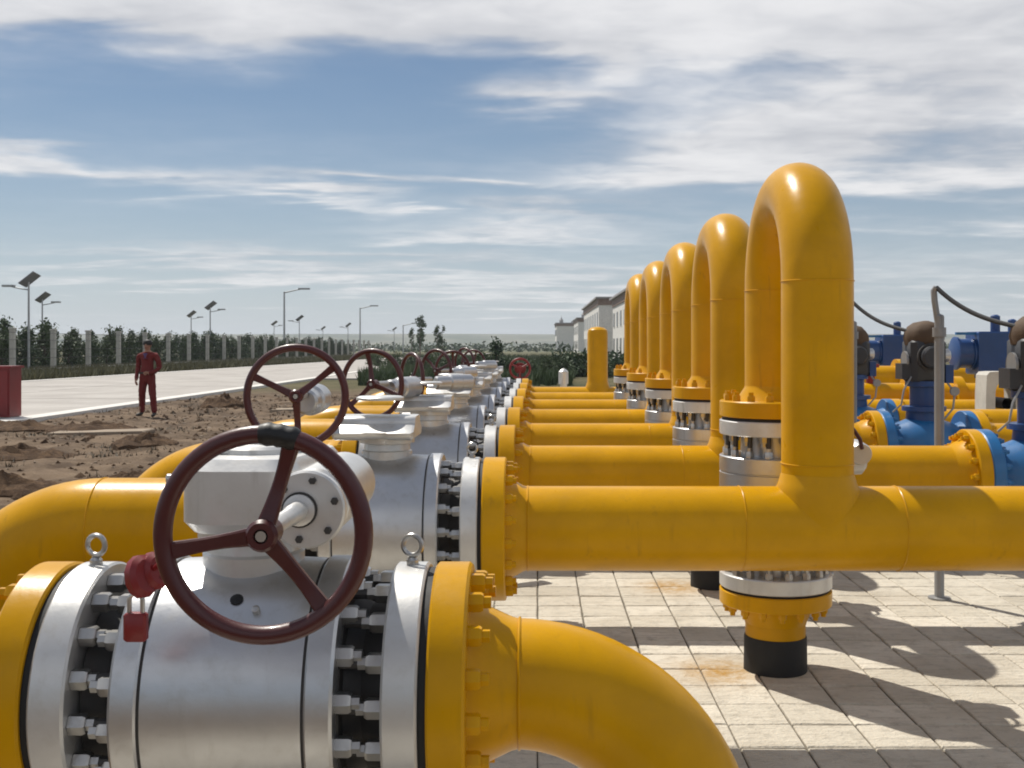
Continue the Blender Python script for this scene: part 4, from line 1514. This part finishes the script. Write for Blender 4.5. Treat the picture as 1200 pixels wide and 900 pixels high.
# ------------------------------------------------------------------ fence of concrete posts
XF = -28.4
fn = thing('fence', 'long fence of pale concrete posts and wires beyond the road', 'fence', (XF, 60, -0.03))
pm = MB()
pm.prism([(-0.125, -0.125), (0.125, -0.125), (0.125, 0.125), (-0.125, 0.125)], -0.2, 2.55, 0.02)
pm.prism([(-0.16, -0.16), (0.16, -0.16), (0.16, 0.16), (-0.16, 0.16)], 2.555, 2.66, 0.02)
pmesh = pm.mesh('post', 'concrete_post', 0)
for q in range(-2, 26):
    link('post', pmesh, fn, (0, q * 5.06, 0))
for h in (0.5, 1.0, 1.5, 2.0, 2.4):
    MB().tube([(0.130, -12, h), (0.130, 127, h)], 0.012, 6).build('wire', 'dark_steel', fn)
bs = MB()
bs.box((-0.05, 57, 0.15), (0.12, 140, 0.5))
bs.build('base_wall', 'concrete_post', fn, 0)


# ------------------------------------------------------------------ trees
def foliage(n, size, pos, seed, up=0.3):
    r = random.Random(seed)
    mb = MB()
    for _ in range(n):
        p = Vector(pos(r))
        d = Vector((r.gauss(0, 1), r.gauss(0, 1), r.gauss(0, 1) + up)).normalized()
        a, u, v = frame(d)
        s = size * r.uniform(0.55, 1.35)
        t = r.uniform(0, 2 * PI)
        e1 = u * math.cos(t) + v * math.sin(t)
        e2 = a.cross(e1)
        b = len(mb.v)
        mb.v += [tuple(p - e1 * s), tuple(p + e2 * s * 0.45), tuple(p + e1 * s), tuple(p - e2 * s * 0.45 + a * s * 0.2)]
        mb.face((b, b + 1, b + 2, b + 3))
    return mb


def tree_proto(kind, seed, h, w):
    """trunk and crown meshes"""
    r = random.Random(seed)
    tr = MB()
    tr.tube([(0, 0, -0.15), (0.02, 0.01, h * 0.35), (r.uniform(-.05, .05), r.uniform(-.05, .05), h * 0.92)], [w * 0.085, w * 0.055, 0.01], 8)
    for q in range(7):
        a = r.uniform(0, 2 * PI)
        z = h * r.uniform(0.25, 0.8)
        L = w * 0.42 * (1.1 - z / h)
        tr.tube([(0, 0, z), (math.cos(a) * L * 0.6, math.sin(a) * L * 0.6, z + L * 0.5), (math.cos(a) * L, math.sin(a) * L, z + L * 0.9)], [w * 0.03, w * 0.018, 0.006], 5)
    clumps = []
    nc = 26
    for q in range(nc):
        z = r.uniform(0.06, 0.97)
        if kind == 'cone':
            rad = w * 0.5 * (1.02 - z) ** 0.65 * (0.55 + 0.45 * min(1, z / 0.12))
        elif kind == 'column':
            rad = w * 0.5 * math.sin(PI * min(1, 0.12 + 0.86 * z)) ** 0.6
        else:
            z = r.uniform(0.35, 1.0)
            rad = w * 0.5 * math.sin(PI * min(1.0, max(0.02, (z - 0.30) / 0.72))) ** 0.6
        a = r.uniform(0, 2 * PI)
        rr = rad * math.sqrt(r.uniform(0.15, 1.0))
        clumps.append((math.cos(a) * rr, math.sin(a) * rr, z * h, w * r.uniform(0.10, 0.19)))

    def pos(rr):
        c = rr.choice(clumps)
        s = c[3]
        return (c[0] + rr.gauss(0, s * 0.75), c[1] + rr.gauss(0, s * 0.75), max(0.03, c[2] + rr.gauss(0, s * (1.1 if kind != 'round' else 0.7))))
    return tr.mesh('trunk', 'bark', 40), foliage(1000, 0.045 * (w + 0.35 * h) + 0.015, pos, seed + 5)


protos = []
for q in range(6):
    t_, f_ = tree_proto('cone' if q % 3 != 2 else 'column', 40 + q, 2.5, 1.25)
    protos.append((t_, f_.mesh('crown', 'leaf_dark' if q % 2 == 0 else 'leaf_mid', 0)))
slim = [(lambda t_f: (t_f[0], t_f[1].mesh('crown', 'leaf_dark', 0)))(tree_proto('column', 70 + q, 5.5, 1.15)) for q in range(2)]
topf = (lambda t_f: (t_f[0], t_f[1].mesh('crown', 'leaf_dark', 0)))(tree_proto('round', 90, 6.4, 1.5))
bush = [(lambda t_f: (t_f[0], t_f[1].mesh('crown', 'leaf_mid', 0)))(tree_proto('column', 95 + q, 1.2, 1.5)) for q in range(3)]
conif = (lambda t_f: (t_f[0], t_f[1].mesh('crown', 'leaf_dark', 0)))(tree_proto('cone', 99, 2.0, 1.1))


def tree(name, pr, x, y, s, label, cat, group, z=-0.03, rz=0.0, sz=1.0):
    o = thing(name, label, cat, (x, y, z), group, rz)
    o.scale = (s, s, s * sz)
    link('trunk', pr[0], o)
    link('crown', pr[1], o)
    return o


r2 = random.Random(21)
nt = 0
NTH = ['leftmost', 'second', 'third', 'fourth', 'fifth', 'sixth', 'seventh', 'eighth', 'ninth', 'tenth', 'eleventh', 'twelfth']
for (xr_, step, y0_, y1_) in ((-30.2, 1.35, 58, 176), (-32.6, 1.7, 60, 178)):
    y = y0_
    while y < y1_:
        s = r2.uniform(0.70, 1.0) * (1.18 if y < 72 else 1.0)
        front = xr_ > -31
        lab = 'young dark evergreen in the front row behind the fence posts' if front else 'young evergreen in the back row behind the fence'
        if front:
            if nt < 12:
                lab = 'young dark evergreen behind the fence, %s%s of the front row' % (NTH[nt], '' if nt == 0 else ' from the left')
            else:
                lab = 'young dark evergreen in the front row behind the fence, past the first dozen'
            nt += 1
        tree('evergreen_tree', protos[r2.randrange(6)], xr_ + r2.uniform(-0.5, 0.5), y, s, lab, 'tree',
             'front row of evergreens behind the fence' if front else 'back row of evergreens behind the fence', -0.03, r2.uniform(0, 6), r2.uniform(0.85, 1.2))
        y += step * r2.uniform(0.75, 1.3)
# tall slim ones near the centre
tree('slim_tree', topf, -15.9, 150, 0.88, 'tall bare-stemmed tree with a small crown on the horizon', 'tree', None)
tree('slim_tree', slim[0], -17.6, 155, 0.75, 'thin dark tree just left of the bare-stemmed tree', 'tree', None)
tree('slim_tree', slim[0], -13.6, 150, 0.80, 'left one of two dark poplars on the horizon', 'tree', None)
tree('slim_tree', slim[1], -12.9, 150, 0.82, 'right one of two dark poplars on the horizon', 'tree', None)
tree('conifer_bush', conif, -2.25, 60, 1.0, 'small dark pointed conifer behind the far valves', 'tree', None)
# low bushes around the far end of the paving
spots = [(-6.5, 66), (-5.4, 62), (-4.6, 58), (-3.6, 64), (-2.9, 57), (-1.4, 60), (-0.4, 58), (0.6, 61), (1.4, 57), (2.4, 60), (3.4, 58), (-8.4, 74), (-10.5, 80), (-12.6, 88), (-14.2, 96), (-7.6, 84), (-9.8, 100)]
for q, (x, y) in enumerate(spots):
    where = 'left of the small pointed conifer' if x < -2.25 else 'right of the small pointed conifer'
    tree('low_bush', bush[q % 3], x, y, r2.uniform(0.6, 0.9), 'low green bush behind the far end of the paving, %s' % where, 'bush', 'low bushes %s' % where, -0.03, r2.uniform(0, 6))
# distant belt of trees that reads as one mass
belt = MB()
rb_ = random.Random(5)


def belt_pos(r):
    y = r.choice((330, 420, 620)) + r.uniform(-15, 15)
    x = r.uniform(-0.75, 0.55) * y
    return (x, y, r.random() ** 1.5 * (1.5 + 1.6 * (0.5 + mnoise.noise(Vector((x * 0.05, y, 0.0))))) + 0.1)


tag(foliage(14000, 0.7, belt_pos, 77).build('distant_trees', 'leaf_dark', smooth=0), 'low dark belt of distant trees along the horizon', 'trees', kind='stuff')
# crops in the field between
def crop_area(r):
    y = 46 + 120 * r.random() ** 1.3
    x = r.uniform(-0.16, 0.03) * y
    if x < road_near(y) + 1.5 and y < 150:
        x = road_near(y) + 1.5 + r.random() * 4
    return x, y


tag(tufts(crop_area, 5000, 0.2, 0.7, 31, 0.05, 0.6).build('field_growth', 'leaf_mid', smooth=0), 'green growth in the field behind the valves', 'grass', kind='stuff')


# ------------------------------------------------------------------ lamps
def solar_lamp(x, y, h, label, flip=1):
    o = thing('solar_lamp', label, 'street lamp', (x, y, -0.03), 'solar street lamps')
    MB().rev([(0, 0.13), (0.04, 0.13), (0.05, 0.075), (h, 0.05), (h, 0)], (0, 0, 0), (0, 0, 1), 12).build('pole', 'lamp_pole', o)
    rot = Matrix.Rotation(R_(38), 3, 'Y') @ Matrix.Rotation(R_(-18), 3, 'X')
    rot = Matrix.Rotation(R_(-38), 3, 'Y') @ Matrix.Rotation(R_(-22), 3, 'X')
    MB().box((0.05, 0, h + 0.15), (1.08, 0.68, 0.06), rot).build('solar_panel', 'solar_panel', o, 0)
    MB().tube([(0, 0, h - 0.45), (-flip * 0.6, 0, h - 0.35), (-flip * 1.15, 0, h - 0.22)], 0.035, 8).build('arm', 'lamp_pole', o)
    MB().prism([(-flip * 1.1 - 0.38, -0.13), (-flip * 1.1 + 0.3, -0.13), (-flip * 1.1 + 0.3, 0.13), (-flip * 1.1 - 0.38, 0.13)], h - 0.28, h - 0.16, 0.02).build('lamp_head', 'lamp_pole', o, 0)


for (x, y, h, lab, fl) in ((-28.9, 63, 5.3, 'tall solar street lamp leftmost and nearest', 1), (-38.4, 86, 5.3, 'solar street lamp just right of the leftmost one', -1),
                           (-30.4, 103, 5.3, 'solar street lamp in the second pair, right one', -1), (-40.6, 130, 5.3, 'solar street lamp in the second pair, left one', -1),
                           (-32.0, 149, 5.3, 'small solar street lamp just right of the tall arm lamp', 1), (-43.0, 181, 5.3, 'small solar street lamp just left of the tall arm lamp', -1),
                           (-33.5, 196, 5.3, 'far solar street lamp left of the second arm lamp', 1), (-31.0, 240, 5.3, 'far solar street lamp right of the second arm lamp', 1), (-44.5, 230, 5.3, 'farthest small solar street lamp between the two arm lamps', 1)):
    solar_lamp(x, y, h, lab, fl)


def arm_lamp(x, y, h, label):
    o = thing('arm_lamp', label, 'street lamp', (x, y, -0.03), 'tall arm lamps')
    MB().rev([(0, 0.2), (0.05, 0.2), (0.06, 0.15), (h, 0.10), (h, 0)], (0, 0, 0), (0, 0, 1), 12).build('pole', 'lamp_pole', o)
    MB().tube([(0, 0, h - 0.12), (1.0, 0, h + 0.10), (2.0, 0, h + 0.30)], [0.09, 0.08, 0.06], 8).build('arm', 'lamp_pole', o)
    MB().prism([(1.8, -0.22), (3.2, -0.16), (3.3, 0), (3.2, 0.16), (1.8, 0.22)], h + 0.26, h + 0.48, 0.05).build('lamp_head', 'lamp_pole', o, 0)


arm_lamp(-32.2, 141, 8.6, 'tall street lamp with an arm to the right, nearer one')
arm_lamp(-32.0, 200, 8.6, 'tall street lamp with an arm to the right, farther one')
arm_lamp(-28.6, 236, 6.2, 'short far street lamp right of both tall arm lamps')


# ------------------------------------------------------------------ buildings
def building(x0, x1, y0, y1, h, label, storeys=2, cols=6, cupola=False, ncols=4):
    o = thing('building', label, 'building', ((x0 + x1) / 2, (y0 + y1) / 2, -0.05), 'white buildings at the right')
    w, l = x1 - x0, y1 - y0
    MB().box((0, 0, (h - 0.9) / 2), (w, l, h - 0.9)).build('wall', 'wall_white', o, 0)
    MB().box((0, 0, h - 0.45), (w + 0.25, l + 0.25, 0.9)).build('parapet', 'parapet_brown', o, 0)
    rf = MB().box((0, 0, h + 0.12), (w + 0.9, l + 0.9, 0.24)).build('roof', 'roof_grey', o, 0)
    if cupola:
        MB().rev([(0, 0.7), (0.7, 0.65), (0.75, 0.8), (1.2, 0.4), (1.7, 0.10), (2.5, 0.03), (2.5, 0)], (-w / 2 + 1.6, -l / 2 + 2, h + 0.24), (0, 0, 1), 14).build('cupola', 'roof_grey', rf, 40)
    MB().box((w * 0.1, l * 0.2, h + 0.24 + 0.5), (2.2, 2.6, 1.0)).build('roof_box', 'roof_grey', rf, 0)
    ph = (h - 1.2) / storeys
    wf = MB().box((-0.03, 0, 0), (0.10, 1.7, ph * 0.52 + 0.16)).mesh('window', 'window_frame', 0)
    wg = MB().box((-0.085, 0, 0), (0.02, 1.5, ph * 0.52)).mesh('pane', 'window_glass', 0)
    for s in range(storeys):
        for c_ in range(cols):
            yy = -l / 2 + l * (c_ + 0.5) / cols
            a = link('window', wf, o, (-w / 2, yy, ph * (s + 0.55)))
            link('pane', wg, a, (0, 0, 0))
        for c_ in range(ncols):
            xx = -w / 2 + w * (c_ + 0.5) / ncols
            a = link('window', wf, o, (xx, -l / 2, ph * (s + 0.55)), (0, 0, PI / 2))
            link('pane', wg, a, (0, 0, 0))
    MB().box((-w / 2 - 0.05, -l * 0.5 + l * 0.42, 1.15), (0.1, 1.3, 2.3)).build('door', 'window_glass', o, 0)


building(9.9, 22.0, 106, 146, 7.7, 'nearest white building with grey roof, partly behind the yellow loops', 2, 7)
building(8.6, 20.0, 156, 206, 8.4, 'white building with brown parapet, second in the row', 2, 8, False, 0)
building(10.6, 22.0, 290, 325, 9.0, 'small white building with a dark cupola, third in the row', 2, 5, True, 0)
building(6.4, 17.5, 372, 405, 9.4, 'farthest white building with a dark cupola', 2, 5, True, 0)
# dark hedges in front of the buildings
for (x, y, sx, n, lab) in ((4.2, 78, 3.2, 1500, 'dark clipped hedge in front of the white buildings'), (3.0, 60, 1.6, 700, 'low dark hedge left of the short yellow riser')):
    def hp_(r, sx=sx):
        return (r.uniform(-sx, sx), r.gauss(0, 0.5), abs(r.gauss(0.6, 0.35)))
    hg = thing('hedge', lab, 'hedge', (x, y, -0.03))
    foliage(n, 0.17, hp_, int(x * 10)).build('crown', 'leaf_dark', hg, 0)
    MB().box((0, 0, 0.1), (sx * 1.9, 0.2, 0.3)).build('stems', 'bark', hg, 0)

# ------------------------------------------------------------------ the air
hz = MB().box((0, 2945, 17.0), (8200, 6310, 38.0)).mesh('haze', 'black', 0)
hm_ = bpy.data.materials.new('haze')
hm_.use_nodes = True
t = NT(hm_.node_tree)
for n in list(t.n):
    t.n.remove(n)
pv_ = t.add('ShaderNodeVolumePrincipled')
pv_.inputs['Color'].default_value = (0.86, 0.92, 1.0, 1)
pv_.inputs['Density'].default_value = 0.00028
pv_.inputs['Anisotropy'].default_value = 0.2
om = t.add('ShaderNodeOutputMaterial')
t.l.new(pv_.outputs[0], om.inputs['Volume'])
hz.materials.clear()
hz.materials.append(hm_)
tag(link('haze', hz), 'thin pale haze over the plain', 'haze', kind='stuff')
